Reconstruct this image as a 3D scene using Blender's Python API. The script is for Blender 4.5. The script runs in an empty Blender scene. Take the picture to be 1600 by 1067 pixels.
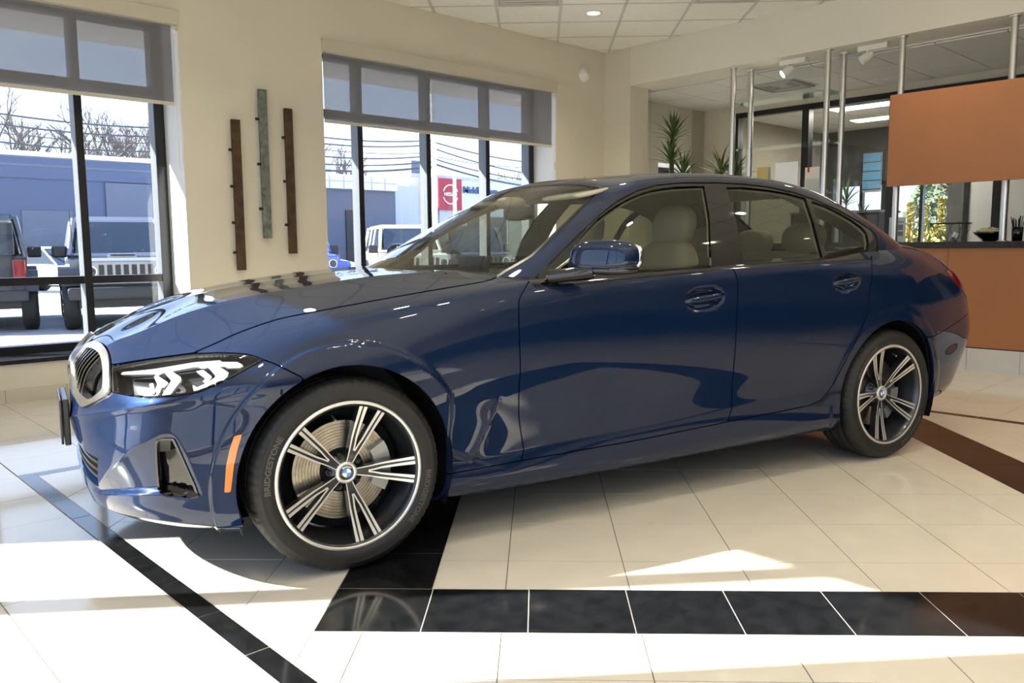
import bpy, bmesh, math, random
import numpy as np
from mathutils import Vector, Matrix
random.seed(7); np.random.seed(7)
scene = bpy.context.scene
col = scene.collection

# ------------------------------------------------------------------ camera
# World: x runs along the window wall, y towards it, z up; the camera stands above the origin.
F_PX = 1286.27
CAM_Z = 1.0876
CF = np.array([0.67942, 0.72490, -0.11351])
CR = np.array([0.72949, -0.68395, -0.00724])
CU = np.cross(CR, CF); CU /= np.linalg.norm(CU)
CR = np.cross(CF, CU)
CAM = np.array([0, 0, CAM_Z])
cam_d = bpy.data.cameras.new('camera'); cam = bpy.data.objects.new('camera', cam_d); col.objects.link(cam)
cam_d.sensor_fit = 'HORIZONTAL'; cam_d.sensor_width = 36; cam_d.lens = F_PX * 36 / 1600
cam_d.clip_start = .05; cam_d.clip_end = 500
cam.matrix_world = Matrix(((CR[0], CU[0], -CF[0], 0), (CR[1], CU[1], -CF[1], 0), (CR[2], CU[2], -CF[2], CAM_Z), (0, 0, 0, 1)))
scene.camera = cam

def pix(P):
    d = np.asarray(P, float) - CAM
    z = d @ CF
    return 800 + F_PX * (d @ CR) / z, 533.5 - F_PX * (d @ CU) / z, z
def ray(x, y): return CF + CR * (x - 800) / F_PX + CU * (533.5 - y) / F_PX
def on_z(x, y, z=0.): d = ray(x, y); return CAM + d * (z - CAM_Z) / d[2]
def on_x(x, y, X): d = ray(x, y); return CAM + d * X / d[0]
def on_y(x, y, Y): d = ray(x, y); return CAM + d * Y / d[1]

# ------------------------------------------------------------------ view, world, sun
scene.view_settings.view_transform = 'Standard'; scene.view_settings.look = 'None'
scene.view_settings.gamma = 1; scene.view_settings.use_curve_mapping = False
scene.view_settings.exposure = 0.35
scene.cycles.max_bounces = 10; scene.cycles.diffuse_bounces = 4; scene.cycles.glossy_bounces = 5
scene.cycles.transparent_max_bounces = 24; scene.cycles.transmission_bounces = 6
scene.cycles.caustics_reflective = False; scene.cycles.caustics_refractive = False
scene.cycles.sample_clamp_indirect = 8
scene.cycles.use_denoising = True
SUN_AZ, SUN_EL, SUN_POWER, SKY_POWER = -38.0, 32.0, 24.0, 2.2
world = bpy.data.worlds.new('sky'); scene.world = world; world.use_nodes = True
wn = world.node_tree.nodes; wl = world.node_tree.links; wn.clear()
wo = wn.new('ShaderNodeOutputWorld'); bg = wn.new('ShaderNodeBackground'); wl.new(bg.outputs[0], wo.inputs[0])
tc = wn.new('ShaderNodeTexCoord'); sp = wn.new('ShaderNodeSeparateXYZ'); wl.new(tc.outputs['Generated'], sp.inputs[0])
rp = wn.new('ShaderNodeValToRGB'); wl.new(sp.outputs['Z'], rp.inputs[0])
rp.color_ramp.elements[0].position = 0.0; rp.color_ramp.elements[0].color = (.80, .87, .96, 1)
rp.color_ramp.elements[1].position = .75; rp.color_ramp.elements[1].color = (.30, .46, .85, 1)
e_ = rp.color_ramp.elements.new(.15); e_.color = (.55, .70, .97, 1)
cn = wn.new('ShaderNodeTexNoise'); cn.inputs['Scale'].default_value = 3; cn.inputs['Detail'].default_value = 6
wl.new(tc.outputs['Generated'], cn.inputs['Vector'])
cr = wn.new('ShaderNodeValToRGB'); wl.new(cn.outputs['Fac'], cr.inputs[0])
cr.color_ramp.elements[0].position = .48; cr.color_ramp.elements[0].color = (0, 0, 0, 1)
cr.color_ramp.elements[1].position = .72; cr.color_ramp.elements[1].color = (.7, .7, .7, 1)
mx = wn.new('ShaderNodeMix'); mx.data_type = 'RGBA'
wl.new(cr.outputs[0], mx.inputs['Factor']); wl.new(rp.outputs[0], mx.inputs['A']); mx.inputs['B'].default_value = (.95, .96, .98, 1)
wl.new(mx.outputs['Result'], bg.inputs['Color']); bg.inputs['Strength'].default_value = SKY_POWER
sun_d = bpy.data.lights.new('sun', 'SUN'); sun = bpy.data.objects.new('sun', sun_d); col.objects.link(sun)
a_, e2_ = math.radians(SUN_AZ), math.radians(SUN_EL)
SUN_DIR = Vector((math.cos(a_) * math.cos(e2_), math.sin(a_) * math.cos(e2_), -math.sin(e2_)))
sun.rotation_euler = SUN_DIR.to_track_quat('-Z', 'Y').to_euler()
sun_d.energy = SUN_POWER; sun_d.angle = math.radians(.53); sun_d.color = (1, .955, .88)

# ------------------------------------------------------------------ materials
M = {}
def mat(name, rgb, rough=.5, metal=0., coat=0., spec=None, noise=None, bump=None, emit=None, alpha=None, sheen=0., coat_rough=.03):
    """principled material; noise=(scale, amount) varies the colour, bump=(scale, strength) adds fine relief"""
    m = bpy.data.materials.new(name); m.use_nodes = True; M[name] = m
    nt = m.node_tree; b = nt.nodes['Principled BSDF']
    b.inputs['Base Color'].default_value = (*rgb, 1); b.inputs['Roughness'].default_value = rough
    b.inputs['Metallic'].default_value = metal; b.inputs['Coat Weight'].default_value = coat; b.inputs['Coat Roughness'].default_value = coat_rough
    if spec is not None: b.inputs['Specular IOR Level'].default_value = spec
    if sheen: b.inputs['Sheen Weight'].default_value = sheen
    if emit: b.inputs['Emission Color'].default_value = (*emit[0], 1); b.inputs['Emission Strength'].default_value = emit[1]
    if noise or bump:
        t = nt.nodes.new('ShaderNodeTexCoord')
    if noise:
        n = nt.nodes.new('ShaderNodeTexNoise'); n.inputs['Scale'].default_value = noise[0]; n.inputs['Detail'].default_value = 5
        nt.links.new(t.outputs['Object'], n.inputs['Vector'])
        mr = nt.nodes.new('ShaderNodeMapRange'); mr.inputs['From Min'].default_value = .3; mr.inputs['From Max'].default_value = .7
        mr.inputs['To Min'].default_value = 1 - noise[1]; mr.inputs['To Max'].default_value = 1 + noise[1]
        nt.links.new(n.outputs['Fac'], mr.inputs['Value'])
        v = nt.nodes.new('ShaderNodeVectorMath'); v.operation = 'SCALE'; v.inputs[0].default_value = rgb
        nt.links.new(mr.outputs[0], v.inputs['Scale']); nt.links.new(v.outputs[0], b.inputs['Base Color'])
    if bump:
        n = nt.nodes.new('ShaderNodeTexNoise'); n.inputs['Scale'].default_value = bump[0]; n.inputs['Detail'].default_value = 3
        nt.links.new(t.outputs['Object'], n.inputs['Vector'])
        bp = nt.nodes.new('ShaderNodeBump'); bp.inputs['Strength'].default_value = bump[1]; bp.inputs['Distance'].default_value = .01
        nt.links.new(n.outputs['Fac'], bp.inputs['Height']); nt.links.new(bp.outputs[0], b.inputs['Normal'])
    return m
def glass(name, tint, refl=.08, rough=.0, ior=1.45):
    """thin sheet of glass: see-through with a fresnel mirror on top"""
    m = bpy.data.materials.new(name); m.use_nodes = True; M[name] = m; nt = m.node_tree; nt.nodes.clear()
    o = nt.nodes.new('ShaderNodeOutputMaterial'); t = nt.nodes.new('ShaderNodeBsdfTransparent'); g = nt.nodes.new('ShaderNodeBsdfGlossy')
    t.inputs[0].default_value = (*tint, 1); g.inputs['Roughness'].default_value = rough; g.inputs['Color'].default_value = (1, 1, 1, 1)
    # schlick fresnel that reads the same from either face of the sheet
    ge = nt.nodes.new('ShaderNodeNewGeometry'); dt = nt.nodes.new('ShaderNodeVectorMath'); dt.operation = 'DOT_PRODUCT'
    nt.links.new(ge.outputs['Incoming'], dt.inputs[0]); nt.links.new(ge.outputs['Normal'], dt.inputs[1])
    def mth(op, a, b=None):
        n = nt.nodes.new('ShaderNodeMath'); n.operation = op
        for i, v in enumerate((a, b)):
            if v is None: continue
            if isinstance(v, (int, float)): n.inputs[i].default_value = v
            else: nt.links.new(v, n.inputs[i])
        return n.outputs[0]
    r0 = ((ior - 1) / (ior + 1)) ** 2
    p5 = mth('POWER', mth('SUBTRACT', 1.0, mth('ABSOLUTE', dt.outputs['Value'])), 5.0)
    f_out = mth('ADD', mth('MULTIPLY', p5, 1 - r0), r0)
    mx = nt.nodes.new('ShaderNodeMixShader'); nt.links.new(f_out, mx.inputs[0])
    nt.links.new(t.outputs[0], mx.inputs[1]); nt.links.new(g.outputs[0], mx.inputs[2]); nt.links.new(mx.outputs[0], o.inputs[0])
    return m

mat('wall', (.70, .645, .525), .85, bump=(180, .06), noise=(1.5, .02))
mat('soffit', (.75, .71, .61), .85, bump=(180, .05))
mat('jamb', (.83, .82, .80), .7)
mat('ceiling_tile', (.86, .84, .77), .95, bump=(320, .25), noise=(25, .03))
mat('ceiling_grid', (.60, .585, .54), .6)  # bars darkened: the shade along the panel edges is in this colour
mat('floor_cream', (.67, .615, .515), .085, noise=(6, .035), spec=.5)
mat('floor_black', (.0075, .0078, .0085), .10, noise=(16, .35), spec=.5)
mat('grout_pale', (.62, .58, .50), .8)
mat('grout', (.14, .12, .095), .9, noise=(30, .2))
mat('base_tile', (.62, .56, .45), .18, noise=(5, .03))
mat('base_tile_grey', (.60, .585, .56), .25, noise=(5, .03))
mat('frame_black', (.012, .013, .016), .32, spec=.5)
mat('frame_side', (.11, .12, .135), .45, metal=.3)
mat('sill_black', (.02, .022, .026), .12, noise=(12, .3))
mat('valance', (.60, .55, .44), .6)
mat('alu', (.62, .61, .58), .38, metal=.9)
mat('steel', (.66, .65, .62), .30, metal=1.)
mat('chrome', (.85, .86, .88), .07, metal=1.)
mat('satin', (.75, .76, .78), .22, metal=1.)
mat('white_plastic', (.82, .80, .74), .45)
mat('rust_wood', (.065, .036, .016), .75, noise=(14, .5), bump=(40, .4))
mat('patina_wood', (.14, .165, .14), .75, noise=(18, .55), bump=(40, .4))
mat('peg', (.01, .01, .01), .5)
mat('orange_lam', (.37, .150, .060), .42, noise=(2, .05))
mat('counter_black', (.02, .02, .022), .25, noise=(40, .3))
glass('window_glass', (.95, .975, .98))
glass('office_glass', (.80, .82, .82))
glass('shelf_glass', (.86, .95, .93))
glass('car_glass', (.52, .55, .49), ior=1.5)
glass('windscreen_glass', (.80, .83, .74), ior=1.5)
glass('lamp_lens', (.97, .98, 1.), ior=1.45)
# roller blind: open weave, half see-through
m = bpy.data.materials.new('blind_fabric'); m.use_nodes = True; M['blind_fabric'] = m; nt = m.node_tree; nt.nodes.clear()
o = nt.nodes.new('ShaderNodeOutputMaterial'); t = nt.nodes.new('ShaderNodeBsdfTransparent'); d = nt.nodes.new('ShaderNodeBsdfDiffuse'); tl = nt.nodes.new('ShaderNodeBsdfTranslucent')
t.inputs[0].default_value = (1, 1, 1, 1); d.inputs[0].default_value = (.26, .25, .245, 1); tl.inputs[0].default_value = (.26, .25, .25, 1)
m1 = nt.nodes.new('ShaderNodeMixShader'); m1.inputs[0].default_value = .35; nt.links.new(d.outputs[0], m1.inputs[1]); nt.links.new(tl.outputs[0], m1.inputs[2])
m2 = nt.nodes.new('ShaderNodeMixShader'); m2.inputs[0].default_value = .62; nt.links.new(t.outputs[0], m2.inputs[1]); nt.links.new(m1.outputs[0], m2.inputs[2])
nt.links.new(m2.outputs[0], o.inputs[0])

# ------------------------------------------------------------------ helpers
def tag(o, label=None, cat=None, group=None, kind=None):
    if label: o['label'] = label
    if cat: o['category'] = cat
    if group: o['group'] = group
    if kind: o['kind'] = kind
    return o
def empty(name, loc=(0, 0, 0), rz=0, parent=None):
    o = bpy.data.objects.new(name, None); col.objects.link(o); o.location = loc; o.rotation_euler = (0, 0, rz); o.empty_display_size = .1
    if parent: o.parent = parent
    return o
def thing(name, label, cat, loc=(0, 0, 0), rz=0, group=None): return tag(empty(name, loc, rz), label, cat, group)
def npmesh(name, V, F, N=None, smooth=True):
    """mesh from arrays; F is (m,3) or (m,4) or a list of index lists; N are per-vertex normals"""
    me = bpy.data.meshes.new(name)
    V = np.asarray(V, np.float32)
    if isinstance(F, np.ndarray):
        k = F.shape[1]; me.vertices.add(len(V)); me.vertices.foreach_set('co', V.ravel())
        me.loops.add(F.size); me.loops.foreach_set('vertex_index', F.astype(np.int32).ravel())
        me.polygons.add(len(F)); me.polygons.foreach_set('loop_start', np.arange(0, F.size, k, dtype=np.int32))
        me.polygons.foreach_set('loop_total', np.full(len(F), k, np.int32)); me.update(calc_edges=True)
    else:
        me.from_pydata([tuple(map(float, v)) for v in V], [], F); me.update()
    me.polygons.foreach_set('use_smooth', np.full(len(me.polygons), bool(smooth)))
    me.validate()
    if N is not None and len(me.vertices) == len(N):
        me.normals_split_custom_set_from_vertices([tuple(n) for n in np.asarray(N, float)])
    return me
def obj(name, me, m, parent=None, loc=None, rot=None):
    o = bpy.data.objects.new(name, me); col.objects.link(o)
    if m is not None and not me.materials: me.materials.append(M[m] if isinstance(m, str) else m)
    if parent: o.parent = parent
    if loc is not None: o.location = loc
    if rot is not None: o.rotation_euler = rot
    return o
class MB:
    """collects shapes into one mesh"""
    def __init__(s): s.v = []; s.f = []; s.sm = []
    def add(s, V, F, smooth=False):
        n = len(s.v); s.v += [tuple(map(float, v)) for v in V]; s.f += [[i + n for i in f] for f in F]; s.sm += [smooth] * len(F); return s
    def box(s, a, b, bev=0.):
        x0, y0, z0 = a; x1, y1, z1 = b
        if x0 > x1: x0, x1 = x1, x0
        if y0 > y1: y0, y1 = y1, y0
        if z0 > z1: z0, z1 = z1, z0
        if bev <= 0:
            V = [(x0, y0, z0), (x1, y0, z0), (x1, y1, z0), (x0, y1, z0), (x0, y0, z1), (x1, y0, z1), (x1, y1, z1), (x0, y1, z1)]
            return s.add(V, [(0, 3, 2, 1), (4, 5, 6, 7), (0, 1, 5, 4), (1, 2, 6, 5), (2, 3, 7, 6), (3, 0, 4, 7)])
        bm = bmesh.new(); bmesh.ops.create_cube(bm, size=1)
        for v in bm.verts: v.co = Vector(((x0 + x1) / 2 + v.co.x * (x1 - x0), (y0 + y1) / 2 + v.co.y * (y1 - y0), (z0 + z1) / 2 + v.co.z * (z1 - z0)))
        bmesh.ops.bevel(bm, geom=bm.edges[:], offset=bev, segments=2, affect='EDGES', profile=.5)
        V = [v.co[:] for v in bm.verts]; F = [[v.index for v in f.verts] for f in bm.faces]; bm.free()
        return s.add(V, F)
    def prism(s, poly, axis, a, b):
        """closed 2d polygon pushed along an axis from a to b"""
        n = len(poly)
        def P(q, h): return {'x': (h, q[0], q[1]), 'y': (q[0], h, q[1]), 'z': (q[0], q[1], h)}[axis]
        V = [P(q, a) for q in poly] + [P(q, b) for q in poly]
        F = [list(range(n))[::-1], list(range(n, 2 * n))] + [(i, (i + 1) % n, n + (i + 1) % n, n + i) for i in range(n)]
        return s.add(V, F)
    def tube(s, pts, r, k=10, cap=True, smooth=True):
        pts = [Vector(p) for p in pts]; n = len(pts); rr = r if isinstance(r, (list, tuple)) else [r] * n
        V = []; up = None
        for i, p in enumerate(pts):
            t = (pts[min(i + 1, n - 1)] - pts[max(i - 1, 0)]).normalized()
            if up is None: up = Vector((0, 0, 1)) if abs(t.z) < .9 else Vector((1, 0, 0))
            a = (up - t * up.dot(t)).normalized(); b = t.cross(a); up = a
            for j in range(k):
                q = 2 * math.pi * j / k; V.append(p + (a * math.cos(q) + b * math.sin(q)) * rr[i])
        F = [(i * k + j, i * k + (j + 1) % k, (i + 1) * k + (j + 1) % k, (i + 1) * k + j) for i in range(n - 1) for j in range(k)]
        s.add(V, F, smooth)
        if cap: s.add(V[:k], [list(range(k))[::-1]]); s.add(V[-k:], [list(range(k))])
        return s
    def lathe(s, prof, k=32, axis='z', c=(0, 0, 0), smooth=True, close=False):
        """profile [(r, h)] turned about an axis"""
        n = len(prof); V = []
        for r, h in prof:
            for j in range(k):
                q = 2 * math.pi * j / k; a, b = r * math.cos(q), r * math.sin(q)
                V.append({'z': (c[0] + a, c[1] + b, c[2] + h), 'y': (c[0] + a, c[1] + h, c[2] + b), 'x': (c[0] + h, c[1] + a, c[2] + b)}[axis])
        R = range(n) if close else range(n - 1)
        F = [(i * k + j, i * k + (j + 1) % k, ((i + 1) % n) * k + (j + 1) % k, ((i + 1) % n) * k + j) for i in R for j in range(k)]
        if axis == 'y': F = [f[::-1] for f in F]
        return s.add(V, F, smooth)
    def mesh(s, name):
        me = bpy.data.meshes.new(name); me.from_pydata(s.v, [], s.f); me.update()
        me.polygons.foreach_set('use_smooth', s.sm); return me
    def build(s, name, m, parent=None, loc=None, rot=None, fix=True):
        me = s.mesh(name)
        if fix:
            bm = bmesh.new(); bm.from_mesh(me); bmesh.ops.recalc_face_normals(bm, faces=bm.faces[:]); bm.to_mesh(me); bm.free()
        return obj(name, me, m, parent, loc, rot)
def bx(name, a, b, m, parent=None, bev=0.): return MB().box(a, b, bev).build(name, m, parent, fix=False)
def dup(o, loc=None, rz=None, parent=None, label=None, group=None):
    c = o.copy(); col.objects.link(c)
    if parent is not None: c.parent = parent
    if loc is not None: c.location = loc
    if rz is not None: c.rotation_euler = (0, 0, rz)
    if label: c['label'] = label
    if group: c['group'] = group
    for ch in [q for q in o.children]:
        dup(ch, parent=c)
    return c
def ss(a, b, x):
    t = np.clip((x - a) / (b - a), 0, 1); return t * t * (3 - 2 * t)
# ================================================================== THE ROOM
Q = math.sqrt(.5)
TL, GA0, GB0 = .397, -.108, 2.768          # main tile size and the origin of the diagonal grid
def g2w(a, b): return ((a + b) * Q, (-a + b) * Q)
YW, YG, YO = 6.75, 7.17, 7.32              # room face, glass plane and outer face of the window wall
XL, XS, ZC = -1.10, 7.907, 3.42            # left wall, soffit face, ceiling
def struct(name): return tag(empty(name), kind='structure')

# ---- floor
def clip_poly(poly, rect):
    x0, x1, y0, y1 = rect
    for ax, lim, sgn in ((0, x0, 1), (0, x1, -1), (1, y0, 1), (1, y1, -1)):
        out = []
        for i in range(len(poly)):
            p, q = poly[i], poly[(i + 1) % len(poly)]
            dp, dq = sgn * (p[ax] - lim), sgn * (q[ax] - lim)
            if dp >= 0: out.append(p)
            if (dp > 0) != (dq > 0) and dp != dq:
                t = dp / (dp - dq); out.append((p[0] + (q[0] - p[0]) * t, p[1] + (q[1] - p[1]) * t))
        poly = out
        if len(poly) < 3: return []
    return poly
def area(p): return abs(sum(p[i][0] * p[(i + 1) % len(p)][1] - p[(i + 1) % len(p)][0] * p[i][1] for i in range(len(p)))) / 2
floor = struct('floor')
bx('screed', (XL - .3, -9.3, -.08), (14, YW + .05, -.0025), 'grout', floor)
FR = (.985, 5.60, -2.2, 4.43)               # inside of the thin black border strip
SW = .073
def inset(poly, g):
    """pull a convex polygon in by g"""
    n = len(poly); A = sum(poly[i][0] * poly[(i + 1) % n][1] - poly[(i + 1) % n][0] * poly[i][1] for i in range(n))
    if A < 0: poly = poly[::-1]
    ln = []
    for i in range(n):
        (x0, y0), (x1, y1) = poly[i], poly[(i + 1) % n]; L = math.hypot(x1 - x0, y1 - y0)
        if L < 1e-6: continue
        nx, ny = -(y1 - y0) / L, (x1 - x0) / L; ln.append((nx, ny, nx * x0 + ny * y0 + g))
    out = []
    for i in range(len(ln)):
        a, b = ln[i - 1], ln[i]; D = a[0] * b[1] - a[1] * b[0]
        if abs(D) < 1e-9: continue
        out.append(((a[2] * b[1] - a[1] * b[2]) / D, (a[0] * b[2] - a[2] * b[0]) / D))
    return out
tiles = []                                  # (polygon in room coordinates, material)
BA0, BA1, BA2, BA3 = -1.36, -.592, 5.61, 6.38   # broad black band, in tiles of the diagonal grid
BB0, BB1, BB2, BB3 = -1.357, -.605, 6.4, 7.17
def gpoly(a0, a1, b0, b1):
    return [g2w(GA0 + a * TL, GB0 + b * TL) for a, b in ((a0, b0), (a1, b0), (a1, b1), (a0, b1))]
def cells(a0, a1, b0, b1, m):
    for i in range(math.floor(a0), math.ceil(a1)):
        for j in range(math.floor(b0), math.ceil(b1)):
            c = (max(i, a0), min(i + 1, a1), max(j, b0), min(j + 1, b1))
            if c[1] - c[0] < .02 or c[3] - c[2] < .02: continue
            tiles.append((clip_poly(gpoly(*c), FR), m))
cells(BA1, BA2, BB1, BB2, 'floor_cream')                                     # inside the band
for r in ((-16, BA0, -14, 16), (BA3, 16, -14, 16), (BA0, BA3, -14, BB0), (BA0, BA3, BB3, 16)): cells(*r, 'floor_cream')
BT = .7735
n_ = round((BA3 - BA0) / BT)
for k in range(n_):
    a = BA0 + k * (BA3 - BA0) / n_; a1 = BA0 + (k + 1) * (BA3 - BA0) / n_
    tiles.append((clip_poly(gpoly(a, a1, BB0, BB1), FR), 'floor_black')); tiles.append((clip_poly(gpoly(a, a1, BB2, BB3), FR), 'floor_black'))
n_ = round((BB2 - BB1) / BT)
for k in range(n_):
    b = BB1 + k * (BB2 - BB1) / n_; b1 = BB1 + (k + 1) * (BB2 - BB1) / n_
    tiles.append((clip_poly(gpoly(BA0, BA1, b, b1), FR), 'floor_black')); tiles.append((clip_poly(gpoly(BA2, BA3, b, b1), FR), 'floor_black'))
def rect(x0, x1, y0, y1): return [(x0, y0), (x1, y0), (x1, y1), (x0, y1)]
y = FR[3] + SW                               # thin black strip round the diagonal field
ys = [4.503, 4.23, 3.92, 3.607, 3.294, 2.981, 2.665, 2.352, 2.036] + [2.036 - .313 * k for k in range(1, 14)]
for k in range(len(ys) - 1):
    tiles.append((rect(FR[0] - SW, FR[0], ys[k + 1], ys[k]), 'floor_black')); tiles.append((rect(FR[1], FR[1] + SW, ys[k + 1], ys[k]), 'floor_black'))
for k in range(15):
    x0 = FR[0] + k * (FR[1] - FR[0]) / 15; tiles.append((rect(x0, x0 + (FR[1] - FR[0]) / 15, FR[3], FR[3] + SW), 'floor_black'))
def perim(x0, x1, y0, y1, ox, oy):           # tiles along the walls, squared up to the room
    for i in range(-40, 60):
        for j in range(-40, 40):
            c = clip_poly(rect(ox + i * TL, ox + (i + 1) * TL, oy + j * .405, oy + (j + 1) * .405), (x0, x1, y0, y1))
            if c and area(c) > .003: tiles.append((c, 'floor_cream'))
perim(XL, FR[0] - SW, -2.2, 6.75, .115, 2.445)
perim(FR[0] - SW, 8.4, FR[3] + SW, 6.75, .115, 2.445)
perim(FR[1] + SW, 7.75, -2.2, FR[3] + SW, 6.2, 2.04)
seen, rest, rest_black = [], MB(), MB()
for poly, m_ in tiles:
    if len(poly) < 3 or area(poly) < .0006: continue
    P = np.array([(x, y, 0) for x, y in poly] + [(sum(x for x, _ in poly) / len(poly), sum(y for _, y in poly) / len(poly), 0)])
    u, v, z = pix(P)
    vis = ((z > .2) & (u > -30) & (u < 1630) & (v > 0) & (v < 1100)).any()
    q = inset(poly, .0016)
    if len(q) < 3: continue
    seen.append((vis, area(poly) / max(P[-1][0] ** 2 + P[-1][1] ** 2, .1), q, m_))
seen.sort(key=lambda s: (not s[0], -s[1]))
nb = {'floor_cream': 0, 'floor_black': 0}
for vis, _, q, m_ in seen:
    dz = random.uniform(-.0004, .0004)
    if vis and nb[m_] < 290:
        nb[m_] += 1
        MB().prism(q, 'z', -.004, dz).build('floor_tile' if m_ == 'floor_cream' else 'black_floor_tile', m_, floor)
    else: (rest if m_ == 'floor_cream' else rest_black).prism(q, 'z', -.004, dz)
gband = MB()
for r in ((BA0, BA3, BB0, BB1), (BA0, BA3, BB2, BB3), (BA0, BA1, BB1, BB2), (BA2, BA3, BB1, BB2)): gband.prism(clip_poly(gpoly(*r), FR), 'z', -.0035, -.0012)
gband.build('pale_band_grout', 'grout_pale', floor)
for r in (rect(FR[0] - SW, FR[0], -2.2, 4.503), rect(FR[1], FR[1] + SW, -2.2, 4.503), rect(FR[0], FR[1], FR[3], FR[3] + SW)): MB().prism(r, 'z', -.0035, -.0012).build('pale_strip_grout', 'grout_pale', floor)
tag(rest.build('more_floor_tiles', 'floor_cream', floor), kind='stuff'); tag(rest_black.build('more_black_tiles', 'floor_black', floor), kind='stuff')
bx('back_tiles', (XL, -9.2, -.004), (13.5, -2.2, 0), 'floor_cream', floor)
bx('side_tiles', (7.75, -2.2, -.004), (13.5, 6.7, -.001), 'floor_cream', floor)

# ---- walls
W1 = (.50, 2.71); W2 = (4.0, 7.05); WZ = (.304, 2.95)
ww = struct('wall_window')
for x0, x1 in ((XL - .25, W1[0]), (W1[1], W2[0]), (W2[1], 8.9)):
    bx('pier', (x0, YW, 0), (x1, YO, ZC + .3), 'wall', ww)
for x0, x1 in (W1, W2):
    bx('low_wall', (x0, YW, 0), (x1, YO, WZ[0] - .02), 'wall', ww)
    bx('lintel', (x0, YW, WZ[1]), (x1, YO, ZC + .3), 'wall', ww)
    for s_, xx in ((1, x0), (-1, x1)):
        bx('jamb_lining', (xx, YW + .002, WZ[0]), (xx + s_ * .004, YG - .03, WZ[1]), 'jamb', ww)
bx('canopy', (XL - .2, YO, 2.96), (9.5, 8.2, 3.25), 'jamb', ww)
wl_ = struct('wall_left')
LY = (3.37, 4.92); LZ = (.10, 2.97)
bx('panel', (XL - .12, 2.35, 0), (XL, LY[0], ZC + .1), 'wall', wl_); bx('panel', (XL - .12, -9.3, 0), (XL, -7.0, ZC + .1), 'wall', wl_); bx('head', (XL - .12, -7.0, LZ[1]), (XL, 2.35, ZC + .1), 'wall', wl_); bx('threshold', (XL - .12, -7.0, 0), (XL, 2.35, LZ[0]), 'wall', wl_)
bx('panel', (XL - .12, LY[1], 0), (XL, YW, ZC + .1), 'wall', wl_)
bx('head', (XL - .12, LY[0], LZ[1]), (XL, LY[1], ZC + .1), 'wall', wl_)
bx('threshold', (XL - .12, LY[0], 0), (XL, LY[1], LZ[0]), 'wall', wl_)
w3 = struct('window_3')
bx('mullion', (XL - .10, 4.10, LZ[0]), (XL - .04, 4.195, LZ[1]), 'frame_black', w3)
bx('pane', (XL - .07, LY[0], LZ[0]), (XL - .065, 4.10, LZ[1]), 'window_glass', w3); bx('pane', (XL - .07, 4.195, LZ[0]), (XL - .065, LY[1], LZ[1]), 'window_glass', w3)
w6 = struct('window_6')  # unseen row of panes, added to bounce more daylight into the room
for k in range(6):
    y0 = -7.0 + k * 1.558; bx('pane', (XL - .07, y0 + .05, LZ[0]), (XL - .065, y0 + 1.508, LZ[1]), 'window_glass', w6); bx('mullion', (XL - .10, y0 - .05, LZ[0]), (XL - .04, y0 + .05, LZ[1]), 'frame_black', w6)
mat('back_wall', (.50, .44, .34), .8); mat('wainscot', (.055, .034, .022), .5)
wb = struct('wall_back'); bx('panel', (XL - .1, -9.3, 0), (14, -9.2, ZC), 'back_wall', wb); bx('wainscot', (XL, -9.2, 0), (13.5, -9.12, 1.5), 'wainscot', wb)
wr = struct('wall_right'); bx('panel', (13.5, -9.3, 0), (13.6, 3.2, ZC), 'wall', wr)

# baseboard tiles under the left window
bb = struct('baseboard_window')
x = XL
while x < W2[0]:
    x1 = 1.331 + math.floor((x - 1.331) / .405 + 1.0001) * .405
    bx('base_tile', (x + .0015, YW - .012, .0), (min(x1, W2[0]) - .0015, YW, .095), 'base_tile', bb); x = x1
bx('grout_line', (XL, YW - .008, 0), (W2[0], YW, .093), 'grout', bb)

# ---- windows: black frames, transom, panes, dark sill
def window(n, x0, x1, mull, left_frame=True):
    w = struct(f'window_{n}')
    d0, d1 = YG - .055, YG + .075
    zb, zt = WZ
    for mx_ in mull:
        bx('mullion', (mx_ - .028, d0, zb), (mx_ + .028, d1, zt), 'frame_black', w)
        bx('mullion_side', (mx_ - .0295, d0 + .004, zb), (mx_ - .028, d1 - .004, zt), 'frame_side', w)
    edges = [x0] + list(mull) + [x1]
    bx('frame_post', (x0, d0, zb), (x0 + .03, d1, zt), 'frame_black', w); bx('frame_post', (x1 - .085, d0, zb), (x1, d1, zt), 'frame_black', w)
    bx('frame_side_trim', (x1 - .0865, d0 + .004, zb), (x1 - .085, d1 - .004, zt), 'frame_side', w)
    bx('bottom_rail', (x0, d0, zb), (x1, d1, zb + .06), 'frame_black', w); bx('top_rail', (x0, d0, zt - .06), (x1, d1, zt), 'frame_black', w)
    bx('transom', (x0, d0 + .01, .825), (x1, d1 - .01, .885), 'frame_black', w)
    bx('transom', (x0, d0 + .01, 2.345), (x1, d1 - .01, 2.42), 'frame_black', w)
    bx('sill', (x0, YW - .02, zb - .028), (x1, YG + .02, zb + .002), 'sill_black', w)
    for a, b in zip(edges[:-1], edges[1:]):
        for z0, z1 in ((zb + .06, .825), (.885, 2.345), (2.42, zt - .06)):
            bx('pane', (a + .028, YG + .006, z0), (b - .028, YG + .012, z1), 'window_glass', w)
    return w
window(1, *W1, [1.28, 2.045]); window(2, *W2, [4.625, 5.475, 6.315])

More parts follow.
